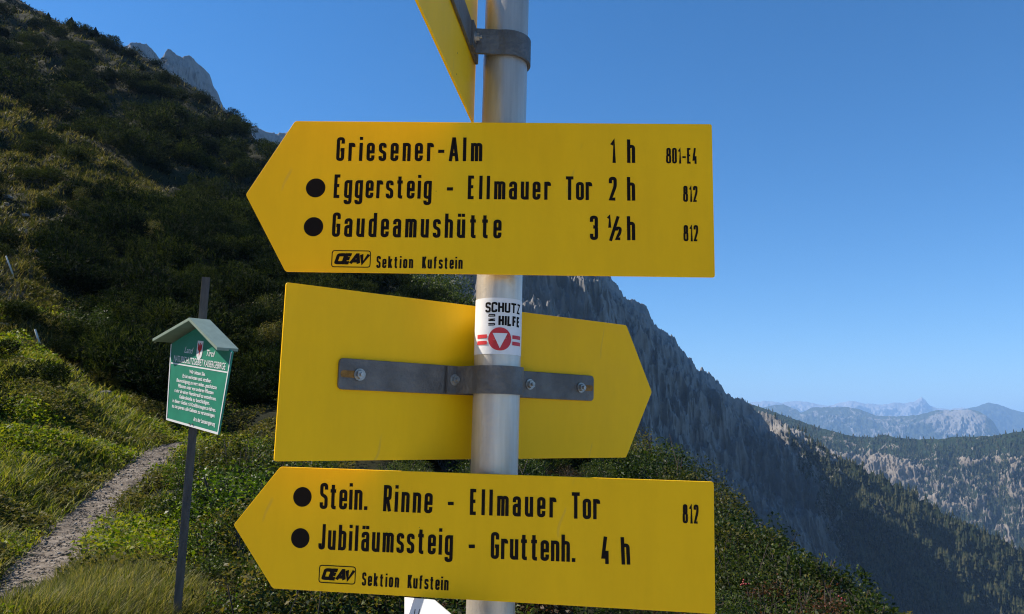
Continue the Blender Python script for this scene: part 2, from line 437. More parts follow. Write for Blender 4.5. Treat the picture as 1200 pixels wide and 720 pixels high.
_px = _pc[:, None, 0] + _pn[:, None, 0] * _s[None] * (_hw + .07 * fbm(_tt * 70, _tt * 0 + 3, 3, 62))[:, None]
_py = _pc[:, None, 1] + _pn[:, None, 1] * _s[None] * _hw[:, None]
_pz = height(_px, _py) + 0.018 * (1 - _s[None] ** 4) + 0.012 * fbm(_px * 9, _py * 9, 4, 63) + 0.006 - 0.03 * _s[None] ** 8
path = link('path', grid_mesh('path', np.stack([_px, _py, _pz], -1), M['gravel']))
tag(path, 'narrow pale gravel footpath climbing the slope', kind='structure')

# ------------------------------------------------------------------ mountains
def rock_mat(name, rockc, vegc, scale, meadow=None):
    m, n, l, b = new_mat(name)
    x = noise_node(n, l, scale, 10, 0.68); y = noise_node(n, l, scale * 6, 6, 0.7)
    rk = ramp(n, [(0.28, tuple(c * .55 for c in rockc)), (0.5, rockc), (0.75, tuple(min(1, c * 1.3) for c in rockc))]); l.new(x.outputs['Fac'], rk.inputs[0])
    vg = ramp(n, [(0.3, tuple(c * .6 for c in vegc)), (0.6, vegc), (0.8, meadow or tuple(c * 1.7 for c in vegc))]); l.new(y.outputs['Fac'], vg.inputs[0])
    a = n.new('ShaderNodeAttribute'); a.attribute_name = 'veg'
    s = n.new('ShaderNodeMath'); s.operation = 'MULTIPLY_ADD'; s.inputs[1].default_value = 0.9; l.new(y.outputs['Fac'], s.inputs[0])
    s.inputs[2].default_value = -0.45
    ad = n.new('ShaderNodeMath'); ad.operation = 'ADD'; l.new(s.outputs[0], ad.inputs[0]); l.new(a.outputs['Fac'], ad.inputs[1])
    st = ramp(n, [(0.44, (0, 0, 0)), (0.56, (1, 1, 1))]); l.new(ad.outputs[0], st.inputs[0])
    mx = n.new('ShaderNodeMix'); mx.data_type = 'RGBA'; l.new(st.outputs[0], mx.inputs[0]); l.new(rk.outputs[0], mx.inputs[6]); l.new(vg.outputs[0], mx.inputs[7])
    l.new(mx.outputs[2], b.inputs['Base Color']); b.inputs['Roughness'].default_value = 0.95; b.inputs['Specular IOR Level'].default_value = 0.1
    bp = n.new('ShaderNodeBump'); bp.inputs['Strength'].default_value = 0.6; bp.inputs['Distance'].default_value = 2.0 / scale * 0.05
    l.new(y.outputs['Fac'], bp.inputs['Height']); l.new(bp.outputs[0], b.inputs['Normal'])
    return m

def massif(name, prof, mat, base_z, slope, back, gully, step=0.8, rows=220, jag=1.0, seed=0, veg=None, concave=1.15, smooth=False, slant=.3, ledge=0.0, label=None):
    """A mountain from its skyline: prof = (photo u, v, distance) of the crest; the flank falls towards the viewer
    down to base_z, the far side falls away behind. gully = (ribs per metre, depth in metres)."""
    prof = np.array(prof, float)
    u = np.arange(prof[0, 0], prof[-1, 0], step)
    v = np.interp(u, prof[:, 0], prof[:, 1]); D = np.interp(u, prof[:, 0], prof[:, 2])
    for _ in range(2): D[1:-1] = (D[:-2] + D[1:-1] * 2 + D[2:]) / 4
    v = v + jag * fbm(u * .22, u * 0 + seed, 5, seed, .6)
    C = at_range(u, v, D)
    dirs = C[:, :2] / np.linalg.norm(C[:, :2], axis=1)[:, None]
    run = (C[:, 2] - base_z) / slope
    run = np.minimum(run, D * 0.75)
    k = np.ones(61) / 61
    run = np.convolve(np.pad(run, 30, mode='edge'), k, mode='valid')
    t = np.concatenate([np.linspace(0, 1, rows) ** 1.15])
    along = np.concatenate([[0], np.cumsum(np.linalg.norm(np.diff(C[:, :2], axis=0), axis=1).clip(0, 60))])
    T, S = np.meshgrid(t, along, indexing='ij')
    X = C[None, :, 0] - dirs[None, :, 0] * run[None] * T
    Y = C[None, :, 1] - dirs[None, :, 1] * run[None] * T
    crest = np.convolve(np.pad(C[:, 2], 20, mode='edge'), np.ones(41) / 41, mode='valid')
    zr = C[None, :, 2] * np.exp(-T * 14) + crest[None] * (1 - np.exp(-T * 14))
    Z = zr - (zr - base_z) * (1 - (1 - T) ** concave)
    f, amp = gully
    W = T * run[None]                                # metres down the flank
    warp = (0.9 * fbm(S * f * .6, W * f * .6, 4, seed + 5) + .35 * fbm(S * f * 2.2, W * f * 2.2, 3, seed + 7)) / f
    ribs = ridged((S + warp + W * slant) * f, W * f * .75, 5, seed + 11) - 0.62
    ribs2 = ridged((S + warp * 1.5 - W * slant * .6) * f * 2.6, W * f * 2.2, 5, seed + 23) - 0.62
    env = np.clip(T * 9, 0, 1)
    dz = amp * env * (ribs * 1.3 + ribs2 * .65 + .55 * fbm(S * f * 3, W * f * 3, 6, seed + 37, .62) + .42 * (ridged(S * f * 7 + W * f * 2, W * f * 5 - S * f * 2, 4, seed + 41) - .62))
    dz = dz + ledge * env * (ridged(S * .004 + warp * .01, (W + S * .35 + warp * .5) / 46.0, 3, seed + 71) - .6)
    Z = Z + dz * .6; X = X - dirs[None, :, 0] * dz * .8; Y = Y - dirs[None, :, 1] * dz * .8
    # far side
    tb = np.linspace(0, 1, 14)[1:][::-1]
    Xb = C[None, :, 0] + dirs[None, :, 0] * back * tb[:, None]; Yb = C[None, :, 1] + dirs[None, :, 1] * back * tb[:, None]
    Zb = C[None, :, 2] - (C[None, :, 2] - base_z) * tb[:, None] ** .9
    P = np.concatenate([np.stack([Xb, Yb, Zb], -1), np.stack([X, Y, Z], -1)])
    vg = np.zeros(P.shape[:2])
    if veg is not None:
        uu, vv, _ = project(P[13:])
        vg[13:] = veg(uu, vv, T, S, ribs, ribs2)
    o = link(name, grid_mesh(name, P, mat, {'veg': vg}, smooth=smooth))
    tag(o, label, kind='structure')
    return P[13:], vg[13:]

M['limestone'] = rock_mat('grey_limestone', (0.21, 0.20, 0.19), (0.020, 0.028, 0.011), 0.05, (0.10, 0.095, 0.04))
M['gullyrock'] = rock_mat('pale_gully_rock', (0.20, 0.172, 0.14), (0.020, 0.034, 0.014), 0.02, (0.085, 0.085, 0.035))
M['farrock'] = rock_mat('far_rock', (0.22, 0.21, 0.195), (0.045, 0.055, 0.03), 0.003, (0.12, 0.12, 0.06))
M['snowrock'] = rock_mat('distant_rock_and_snow', (0.30, 0.30, 0.30), (0.07, 0.075, 0.06), 0.0016)

def sm(a, b, x):
    t = np.clip((x - a) / (b - a), 0, 1); return t * t * (3 - 2 * t)

L2 = [(380,380,1500),(430,318,1500),(470,292,1500),(510,280,1500),(540,270,1500),(580,252,1500),(625,240,1500),(660,262,1490),(690,296,1480),(715,325,1470),(727,342,1465),(737,354,1460),(746,352,1460),(757,357,1455),
      (764,376,1450),(778,386,1440),(790,396,1430),(806,418,1420),(818,434,1400),(828,436,1390),(836,441,1385),(846,454,1375),(857,467,1365),(866,466,1360),(872,466,1358),(880,476,1350),(892,484,1340),
      (908,489,1320),(935,505,1300),(962,523,1270),(985,536,1250),(1010,548,1230),(1060,573,1190),(1100,598,1160),(1150,622,1120),(1200,646,1090),(1260,676,1060),(1340,715,1020)]
L2 = [(u, v, (750 + (u - 430) * .06 if u < 690 else 765.6 + (u - 690) * .72) if u < 880 else 902 - (u - 880) * .22) for u, v, d in L2]
def veg2(u, v, T, S, r1, r2):
    line = 905 + (v - 480) * 0.42                 # forest stands right of the bare wall
    f = sm(-30, 60, u - line) * 1.0
    low = sm(.55, .9, T) * .5
    return np.clip(f * (.95 - .9 * np.clip(r2 * 2.2, 0, 1)) + low - .15 * np.clip(r1 * 3, 0, 1) + .1 * (u > 880), 0, 1)
P2, V2 = massif('rocky_mountain', L2, M['limestone'], -300, 0.95, 500, (0.013, 56), 0.7, 440, 6.5, 4, veg2, 1.1, ledge=60, slant=-.7, label='grey limestone mountain wall with a wooded spur running down to the right')

L3 = [(820,470,3200),(866,468,3200),(884,475,3200),(905,482,3150),(930,491,3100),(958,501,3050),(985,508,3000),(1005,512,3000),(1022,513,2950),(1036,509,2950),(1050,513,2900),(1075,515,2900),
      (1100,515,2850),(1118,512,2850),(1140,512,2800),(1165,511,2800),(1182,508,2750),(1200,505,2750),(1240,496,2700),(1300,490,2700),(1380,492,2700)]
L3 = [(u, v, d * .75) for u, v, d in L3]
def veg3(u, v, T, S, r1, r2):
    top = 1 - sm(.02, .10, T)
    return np.clip(.68 + .4 * top - 1.6 * np.clip(r1 + .02, 0, 1) - .9 * np.clip(r2, -.1, 1) - .35 * np.exp(-((u - 1000) / 80) ** 2 - ((v - 555) / 35) ** 2), 0, 1)
P3, V3 = massif('gullied_ridge', L3, M['gullyrock'], -700, 0.8, 1200, (0.026, 34), 0.7, 300, .9, 21, veg3, 1.0, ledge=16, label='wooded mountain ridge cut by pale sunlit gullies')

L4 = [(760,470,9500),(860,476,9300),(894,478,9200),(905,475,9100),(918,474,9000),(933,480,8900),(939,484,8800),(951,478,8700),(969,477,8600),(993,477,8500),(1008,480,8400),(1026,487,8300),
      (1050,488,8200),(1074,487,8100),(1098,481,8000),(1110,481,8000),(1134,480,7900),(1146,482,7850),(1155,487,7800),(1164,494,7800),(1172,508,7800),(1185,522,7800),(1260,540,7800)]
L4 = [(u, v, d * 1.05) for u, v, d in L4]
def veg4(u, v, T, S, r1, r2):
    return np.clip(.8 - 1.1 * np.clip(r1 + .05, 0, 1) - .75 * np.exp(-((u - 1125) / 34) ** 2 - ((v - 496) / 15) ** 2), 0, 1)
massif('hazy_mountain', L4, M['farrock'], -950, 0.6, 3000, (0.0050, 110), 0.7, 180, .9, 33, veg4, 1.0, label='blue hazy mountain with a bare rock face on its right shoulder')
L4b = [(1040,520,12500),(1090,492,12500),(1122,481,12500),(1143,477,12500),(1152,474,12500),(1158,472,12500),(1170,474,12500),(1185,480,12500),(1197,483,12500),(1215,487,12500),(1300,478,12500),(1400,470,12500)]
massif('blue_mountain', L4b, M['farrock'], -1000, 0.5, 4000, (0.0030, 150), 0.8, 130, .8, 43, lambda u, v, T, S, a, b: .8 + 0 * u, 1.0, label='blue rounded mountain behind the bare rock face')
L5 = [(700,474,21000),(879,472,21000),(900,470,21000),(915,472,21000),(930,470,21000),(945,471,21000),(958,474,21000),(969,476,21000),(984,472,21000),(996,470,21000),(1015,473,21000),(1032,475,21000),(1047,472,21000),
      (1060,473,21000),(1071,471,21000),(1076,468,21000),(1080,465,21000),(1085,470,21000),(1089,475,21000),(1098,478,21000),(1110,480,21000),(1130,478,21000),(1180,484,21000),(1230,484,21000),(1300,486,21000)]
L5 = [(u, v, 16000) for u, v, d in L5]
massif('distant_mountains', L5, M['snowrock'], -1000, 0.45, 6000, (0.0022, 230), 0.7, 110, 1.2, 53, lambda u, v, T, S, a, b: .25 + .5 * T, 1.0, label='far pale mountain chain on the horizon with one sharp summit')
L0 = [(90,95,1150),(128,66,1150),(140,58,1150),(152,51,1140),(163,49,1140),(172,52,1130),(180,58,1130),(187,68,1125),(191,66,1120),(196,58,1120),(204,61,1115),(213,67,1110),(222,66,1105),
      (231,73,1100),(238,79,1100),(245,86,1095),(250,100,1090),(262,124,1080),(280,142,1080),(298,148,1080),(312,153,1080),(325,157,1080),(336,154,1080),(360,160,1080),(420,200,1080),(470,260,1080)]
L0 = [(u, v, 820 + (u - 90) * 1.9) for u, v, d in L0]
massif('rocky_peak', L0, M['limestone'], -60, 1.1, 500, (0.026, 24), 0.6, 160, 3.0, 63, lambda u, v, T, S, a, b: .25 + .4 * T - .6 * a, 1.05, label='grey rocky summits looking over the wooded slope')

# valley ground reaching the horizon
vm = MB(); vm.poly([(-60000, -60000, -1010), (60000, -60000, -1010), (60000, 60000, -1010), (-60000, 60000, -1010)])
M['valley'] = simple('valley_meadow_and_forest', (0.05, 0.065, 0.028), 0.95, var=0.5, scale=0.002)
vo = vm.build('valley_ground', M['valley']); tag(vo, 'valley floor far below', kind='structure')

# ------------------------------------------------------------------ far woods (countless conifers, one mass per slope)
def conifers(name, P, V, hgt, count, mat, label, seed, thr=.5, sides=5, uv=None):
    g = np.random.default_rng(seed)
    w = (V > thr) * np.clip(V, 0, 1)
    uu, vv, _ = project(P)
    w = w * (uu > 700) * (uu < 1290) * (vv < 790)
    n, m = P.shape[:2]
    area = np.ones((n, m)); area[1:] = np.linalg.norm(P[1:] - P[:-1], axis=-1); area[:, 1:] *= np.linalg.norm(P[:, 1:] - P[:, :-1], axis=-1)
    w = (w * area).ravel(); w = w / w.sum()
    idx = g.choice(len(w), count, p=w)
    B = P.reshape(-1, 3)[idx] + g.normal(0, 1.2, (count, 3)) * [1, 1, 0]
    h = hgt * g.uniform(.55, 1.35, count); B[:, 2] -= h * .12
    verts = []; loops = []; off = 0
    allv = []; allf = []
    ang0 = g.uniform(0, 6.28, count)
    for (z0, z1, rad) in ((0.0, .62, .24), (.35, 1.0, .16)):
        ring = []
        for k in range(sides):
            a = ang0 + 2 * math.pi * k / sides + z0
            rr = h * rad * g.uniform(.75, 1.25, count)
            ring.append(np.stack([B[:, 0] + rr * np.cos(a), B[:, 1] + rr * np.sin(a), B[:, 2] + h * (z0 + g.uniform(-.04, .04, count))], -1))
        apex = B + np.stack([0 * h, 0 * h, h * z1], -1)
        allv.append(np.stack(ring + [apex], 1).reshape(-1, 3))
        base = off + np.arange(count)[:, None] * (sides + 1)
        for k in range(sides):
            allf.append(np.concatenate([base + k, base + (k + 1) % sides, base + sides], 1))
        off += count * (sides + 1)
    me = mesh_np(name, np.concatenate(allv), np.concatenate(allf), np.full(sum(len(f) for f in allf), 3), mat)
    o = link(name, me); tag(o, label, kind='stuff')
M['conifer'] = leaf_mat('far_conifer', [(0.009, 0.015, 0.007), (0.018, 0.026, 0.010), (0.045, 0.046, 0.018)], 0.7, 0.1, 0.1)
conifers('forest', P2, V2, 6.0, 9000, M['conifer'], 'dark conifer wood covering the spur of the rocky mountain', 5, .35)
conifers('ridge_forest', P3, V3, 10.0, 12000, M['conifer'], 'conifer wood between the pale gullies of the ridge', 6, .5, 4)

# ------------------------------------------------------------------ plants
def unit(a): return a / (np.linalg.norm(a, axis=-1, keepdims=True) + 1e-9)

def leaf_quads(c, d, nrm, ln, wd, fold=.25):
    """Kite-shaped leaves: base, two sides, tip; bent along the middle."""
    s = unit(np.cross(d, nrm)); up = np.cross(s, d)
    b = c; t = c + d * ln[:, None] + up * (ln * -.12)[:, None]
    m = c + d * (ln * .48)[:, None]
    l = m + s * (wd * .5)[:, None] + up * (wd * fold)[:, None]; r = m - s * (wd * .5)[:, None] + up * (wd * fold)[:, None]
    return np.stack([b, r, t, l], 1).reshape(-1, 3)

def quads_mesh(name, V, mat):
    n = len(V) // 4
    return mesh_np(name, V, np.arange(n * 4), np.full(n, 4), mat)

def crown_points(g, n, rad, h, lobes, bottom=0.0, smin=.32, smax=.58):
    """Points in an uneven crown made of several overlapping lobes, denser towards the outside."""
    L = []
    for _ in range(lobes):
        a = g.uniform(0, 6.28); q = rad * math.sqrt(g.uniform(0, .8))
        s = g.uniform(smin, smax)
        L.append((q * math.cos(a), q * math.sin(a), h * (bottom + g.uniform(.25, .72) * (1 - .35 * q / rad)), s))
    k = g.integers(0, lobes, n); L = np.array(L)[k]
    v = unit(g.normal(size=(n, 3))); rr = g.uniform(.25, 1, n) ** .5
    sc = np.stack([L[:, 3] * rad, L[:, 3] * rad, L[:, 3] * h * .85], -1)
    p = L[:, :3] + v * rr[:, None] * sc
    p[:, 2] = np.maximum(p[:, 2], g.uniform(0, .12, n) * h)
    return p, v

def pine_mesh(name, seed, rad, h, shoots, mat, tuft=.16, blades=6):
    g = np.random.default_rng(seed)
    p, v = crown_points(g, shoots, rad, h, 11)
    d = unit(v * [1, 1, .4] + [0, 0, .9] + g.normal(0, .25, (shoots, 3)))
    V = []
    for k in range(blades):
        dd = unit(d + g.normal(0, .55, (shoots, 3)))
        V.append(leaf_quads(p + d * (g.uniform(-.3, .5, shoots) * tuft)[:, None], dd, unit(g.normal(size=(shoots, 3))), g.uniform(.7, 1.2, shoots) * tuft, g.uniform(.14, .24, shoots) * tuft, .05))
    return quads_mesh(name, np.concatenate(V), mat)

def shrub_mesh(name, seed, rad, h, leaves, mat, size=.04, lobes=9):
    g = np.random.default_rng(seed)
    p, v = crown_points(g, leaves, rad, h, lobes, 0.05, .20, .42)
    d = unit(v * [1, 1, .5] + g.normal(0, .7, (leaves, 3)) + [0, 0, .25])
    nrm = unit(g.normal(0, .6, (leaves, 3)) + [0, 0, 1.0])
    ln = g.uniform(.6, 1.3, leaves) * size
    return quads_mesh(name, leaf_quads(p, d, nrm, ln, ln * g.uniform(.45, .65, leaves)), mat)

def stem_mesh(name, seed, rad, h, n, mat, thick=.012):
    g = np.random.default_rng(seed); b = MB()
    for _ in range(n):
        a = g.uniform(0, 6.28); q = rad * math.sqrt(g.uniform(.05, .8)); e = Vector((q * math.cos(a), q * math.sin(a), h * g.uniform(.45, .85)))
        s = Vector((e.x * .15, e.y * .15, -.05)); mid = s.lerp(e, .5) + Vector((e.x * .15, e.y * .15, -.08 * h))
        b.tube([s, mid, e], [thick, thick * .7, thick * .35], 5)
        for _k in range(2):
            m2 = mid.lerp(e, g.uniform(.1, .8)); e2 = m2 + Vector(g.normal(0, .2 * rad, 3)) + Vector((0, 0, .12 * h))
            b.tube([m2, e2], [thick * .45, thick * .2], 4)
    me = bpy.data.meshes.new(name); me.from_pydata(b.v, [], b.f); me.materials.append(mat); return me

M['pine'] = leaf_mat('dwarf_pine_needles', [(0.004, 0.008, 0.003), (0.010, 0.018, 0.005), (0.052, 0.064, 0.013)], 0.7, 0.25, 0.035)  # near-black to bright spread puts shade and sunlit tips into the needles
M['shrubA'] = leaf_mat('shrub_leaves', [(0.010, 0.020, 0.004), (0.028, 0.050, 0.009), (0.085, 0.105, 0.020)], 0.5, 0.35, 0.22)
M['shrubB'] = leaf_mat('yellowing_shrub_leaves', [(0.016, 0.026, 0.006), (0.05, 0.06, 0.013), (0.14, 0.115, 0.026)], 0.5, 0.4, 0.2)
M['shrubC'] = leaf_mat('autumn_tinted_leaves', [(0.016, 0.02, 0.008), (0.045, 0.038, 0.015), (0.12, 0.05, 0.025)], 0.5, 0.35, 0.2)
M['shrubD'] = leaf_mat('bright_shrub_leaves', [(0.014, 0.030, 0.005), (0.065, 0.115, 0.016), (0.19, 0.24, 0.035)], 0.45, 0.38, 0.25)  # bright end paints highlights into the leaf colour
M['bark'] = simple('shrub_bark', (0.06, 0.045, 0.035), 0.9, var=0.4, scale=40)
M['berry'] = simple('red_berry', (0.26, 0.022, 0.014), 0.4, var=0.2)

PINES = [pine_mesh('dwarf_pine_foliage', 100 + i, 1.5, 1.7, 1500, M['pine'], .17, 6) for i in range(5)]
SHRUBS = [shrub_mesh('shrub_foliage', 200 + i, .62, .95, 5200, m, .036, 15) for i, m in enumerate([M['shrubA'], M['shrubA'], M['shrubB'], M['shrubA'], M['shrubC'], M['shrubB'], M['shrubD']])]
SHRUB_STEMS = [stem_mesh('shrub_stem', 300 + i, .5, .9, 14, M['bark']) for i in range(3)]

def in_poly(x, y, poly):
    c = np.zeros(np.shape(x), bool); n = len(poly)
    for i in range(n):
        (x1, y1), (x2, y2) = poly[i], poly[(i + 1) % n]
        c ^= ((y1 > y) != (y2 > y)) & (x < (x2 - x1) * (y - y1) / (y2 - y1 + 1e-9) + x1)
    return c
OPEN = [[(-300, 90), (0, 112), (60, 138), (105, 168), (160, 200), (225, 262), (120, 236), (60, 246), (40, 300), (70, 360), (110, 420), (160, 470), (200, 520), (160, 560), (-100, 760), (-400, 760)]]

pine_cells = []
def put_pines():
    g = np.random.default_rng(11); got = []
    tries = 0
    while len(got) < 285 and tries < 9000:
        tries += 1
        u = g.uniform(-140, 660); v = g.uniform(-40, 560)
        p = ground_at(u, v)
        if p is None: continue
        r = math.hypot(p[0], p[1])
        if r < 15 or r > 260: continue
        opn = bool(in_poly(np.array(u), np.array(v), OPEN[0]))
        if opn and g.uniform() > .10: continue
        if path_near(np.array([p[0]]), np.array([p[1]]))[0][0] < 2.2: continue
        sc = (0.55 + r / 95.0) * g.uniform(.75, 1.25) * (.6 if opn else 1); sc = min(sc, 2.9 if r < 80 else (1.8 if r < 100 else 1.15))
        if any(math.hypot(p[0] - q[0], p[1] - q[1]) < 0.72 * (sc + q[3]) for q in got): continue
        got.append((p[0], p[1], r, sc, u, v))
    return got
pines = put_pines()
for x, y, r, sc, u, v in pines:
    o = link('dwarf_pine', PINES[random.randrange(5)])
    z = float(height(np.array([x]), np.array([y]))[0])
    o.location = (x, y, z - .12 * sc); o.rotation_euler = (random.uniform(-.12, .12), random.uniform(.1, .4), random.uniform(0, 6.28)); o.scale = (sc * random.uniform(.9, 1.2), sc * random.uniform(.9, 1.2), sc * random.uniform(.8, 1.15))
    if r < 60 and random.random() < .10:
        o.data = SHRUBS[(0, 2, 5)[random.randrange(3)]]; o.scale = (1.9 * sc, 1.9 * sc, 1.7 * sc); o.name = 'leafy_shrub'
        tag(o, 'lighter leafy shrub growing among the dark dwarf pines of the slope', 'shrub', 'leafy shrubs among the dwarf pines'); continue
    if r > 75: lab = 'dark dwarf pine high on the steep wooded slope below the skyline'
    elif r > 36: lab = 'dark dwarf pine in the thicket halfway up the slope'
    else: lab = 'dark green dwarf pine in the thicket above and behind the green board'
    tag(o, lab, 'shrub', 'dwarf pines on the steep slope')

# small spruces that break the skyline of the slope
def spruce(h, seed):
    g = np.random.default_rng(seed); n = 900
    t = g.uniform(.04, 1, n) ** .8; a = g.uniform(0, 6.28, n); rr = .26 * h * (1 - t) * g.uniform(.35, 1, n) ** .6 * (1 + .25 * np.sin(t * 40))
    p = np.stack([rr * np.cos(a), rr * np.sin(a), h * t], -1)
    d = unit(np.stack([np.cos(a), np.sin(a), -.15 + .9 * t], -1) + g.normal(0, .2, (n, 3)))
    return quads_mesh('spruce_crown', np.concatenate([leaf_quads(p, unit(d + g.normal(0, .3, (n, 3))), unit(g.normal(0, .4, (n, 3)) + [0, 0, 1]), g.uniform(.09, .17, n) * h * (1.15 - t), g.uniform(.03, .05, n) * h, .05) for _ in range(3)]), M['pine'])
SPR = [spruce(1.0, 400 + i) for i in range(3)]
tb = MB(); tb.tube([(0, 0, -.08), (0, 0, .5), (0, 0, .97)], [.022, .014, .003], 6); SPT = bpy.data.meshes.new('spruce_trunk'); SPT.from_pydata(tb.v, [], tb.f); SPT.materials.append(M['bark'])
sky_sp = [(58,8,148,3.2),(84,17,147,3.8),(100,30,145,2.6),(112,36,143,4.2),(121,38,140,4.4),(133,44,139,3.0),(146,52,136,2.8),(168,64,132,2.6),(192,80,128,2.4),(216,96,122,2.3),(246,114,117,2.2),(264,127,113,2.0),(279,138,111,2.2),(297,152,108,1.8),(318,177,104,1.8),(20,-8,150,3.6),(40,2,150,3.0)]
for u, v, r, h in sky_sp:
    p = at_range(u, v, r); z = float(height(np.array([p[0]]), np.array([p[1]]))[0])
    root = empty('spruce_tree'); root.location = (p[0], p[1], z); h *= .5; root.scale = (h * 1.25, h * 1.25, h); root.rotation_euler = (random.uniform(-.08, .08), random.uniform(-.08, .12), random.uniform(0, 6))
    link('crown', SPR[random.randrange(3)], root); link('trunk', SPT, root)
    tag(root, 'small dark spruce standing out against the sky on the slope crest', 'tree', 'spruces along the crest of the slope')

# leafy shrubs close to the signposts
def put_shrub(u, v, r, sc, kind, lab, grp, top=True):
    p = at_range(u, v, r); z = float(height(np.array([p[0]]), np.array([p[1]]))[0])
    if top:                                          # grow it so that its crown reaches the sight line
        sc = float(np.clip((p[2] - z) / .86, sc * .6, sc * 1.7))
    root = empty('leafy_shrub'); root.location = (p[0], p[1], z - .03); root.rotation_euler = (random.uniform(-.1, .1), random.uniform(-.1, .1), random.uniform(0, 6.28))
    root.scale = (sc * random.uniform(1., 1.25), sc * random.uniform(1., 1.25), sc)
    link('foliage', SHRUBS[kind], root); link('stem', SHRUB_STEMS[random.randrange(3)], root)
    tag(root, lab, 'shrub', grp)
g = np.random.default_rng(21)
# crest line on the right, behind and beside the signs
crest = [(435,292,72),(455,300,69),(470,306,67),(485,310,65),(500,312,62),(514,318,60),(526,330,57),(540,348,54),(560,368,50),(590,392,44),(620,418,38),(650,440,34),(680,466,30),(705,486,26),(728,502,23),(748,512,20),(768,520,18.5),(790,536,17),(812,560,15.5),(832,580,14),
         (850,592,13),(868,602,12.2),(888,614,11.5),(908,628,11),(930,640,10.5),(952,652,10),(975,672,9.4),(1000,690,9),(1022,708,8.6),(1042,722,8.2)]
for u, v, r in crest:
    put_shrub(u, v, r, .6 + r / 28, int(g.choice([0, 1, 3, 2])), 'leafy green shrub on the crest where the ground drops to the valley', 'leafy shrubs along the right crest')
for i in range(62):
    u = g.uniform(620, 1050); r0 = np.interp(u, [c[0] for c in crest], [c[2] for c in crest]); v0 = np.interp(u, [c[0] for c in crest], [c[1] for c in crest])
    f = g.uniform(.12, 1); r = r0 * (1 - f) + 4.6 * f
    v = v0 + (770 - v0) * (1 - r / r0) / (1 - 4.6 / r0) * .92
    k = int(g.choice([0, 1, 3, 2, 4, 0, 1]))
    put_shrub(u, v, r, .8 + r / 40, k, ['low leafy shrub with green leaves in the thicket right of the signs', 'yellowing leafy shrub in the thicket right of the signs', 'rusty leafy shrub in the thicket right of the signs'][{0: 0, 1: 0, 3: 0, 2: 1, 5: 1, 4: 2}[k]], 'leafy shrubs right of the signpost')
for i in range(58):
    u = g.uniform(232, 640); r = 4.4 * (16 / 4.4) ** g.uniform(0, 1) ** 1.1
    v = 505 + (740 - 505) * (1 / r - 1 / 16) / (1 / 4.4 - 1 / 16) + g.uniform(-12, 12)
    if u < 300 and r < 6: continue
    k = int(g.choice([6, 6, 6, 1, 3, 5])) if u < 345 and g.uniform() < .85 else int(g.choice([0, 1, 3, 3, 2, 4]))
    put_shrub(u, v, r, .75, k, ['leafy green shrub in the thicket between the green board and the signs', 'yellow green shrub in the thicket between the green board and the signs', 'reddish leafy shrub in the thicket between the green board and the signs'][{0: 0, 1: 0, 3: 0, 6: 0, 2: 1, 5: 1, 4: 2}[k]], 'leafy shrubs behind the signpost')

for u, v, r in ((238,520,11.5),(262,514,11),(290,508,10.5),(318,505,10),(240,552,9.2),(272,545,9),(304,540,8.6),(334,552,8),(256,592,7.6),(290,586,7.3),(322,602,6.9),(312,645,6.1),(286,660,5.9),(262,632,6.7),(340,640,5.6)):
    put_shrub(u, v, r, .85, int(g.choice([6, 6, 1, 5])), 'bright green leafy shrub crowding the bank right behind the post of the green board', 'leafy shrubs by the green board')
# berries in the thicket on the right
for u, v, r in ((873, 684, 7.6), (984, 705, 8.3)):
    b = MB(); p = at_range(u, v, r)
    for _ in range(7):
        c = Vector(p) + Vector(g.normal(0, .022, 3)); rad = .009
        b.tube([c - Vector((0, 0, rad)), c - Vector((0, 0, rad * .6)), c, c + Vector((0, 0, rad * .6)), c + Vector((0, 0, rad))], [rad * .2, rad * .8, rad, rad * .8, rad * .2], 7)
    o = b.build('berry_cluster', M['berry'], None, True)
    tag(o, 'small cluster of red berries in the ' + ('thicket beside the lowest yellow sign' if u < 900 else 'shrubs near the right edge of the thicket'), 'berries')

# ------------------------------------------------------------------ grass and herbs: countless, one object each
def scatter(g, n, umin, umax, rmin, rmax):
    u = g.uniform(umin, umax, n); r = rmin * (rmax / rmin) ** g.uniform(0, 1, n)
    a = np.arctan2((u - 597) / PXF, 1.0)
    return r * np.sin(a), r * np.cos(a), r

def blades(g, x, y, z, ln, wd, lean):
    n = len(x); a = g.uniform(0, 6.28, n)
    d = unit(np.stack([np.cos(a) * lean, np.sin(a) * lean, np.ones(n)], -1)); s = np.stack([-np.sin(a), np.cos(a), 0 * a], -1)
    b = np.stack([x, y, z - .01], -1); m = b + d * (ln * .55)[:, None]
    tip = b + d * (ln * .9)[:, None] + np.stack([np.cos(a), np.sin(a), -.25 + 0 * a], -1) * (ln * .35 * lean)[:, None]
    w = (wd / 2)[:, None]
    V = np.stack([b - s * w, b + s * w, m + s * w * .8, m - s * w * .8, tip], 1).reshape(-1, 3)
    i = np.arange(n)[:, None] * 5
    loops = np.concatenate([i, i + 1, i + 2, i + 3, i + 3, i + 2, i + 4], 1).ravel()
    return V, loops, np.tile([4, 3], n)

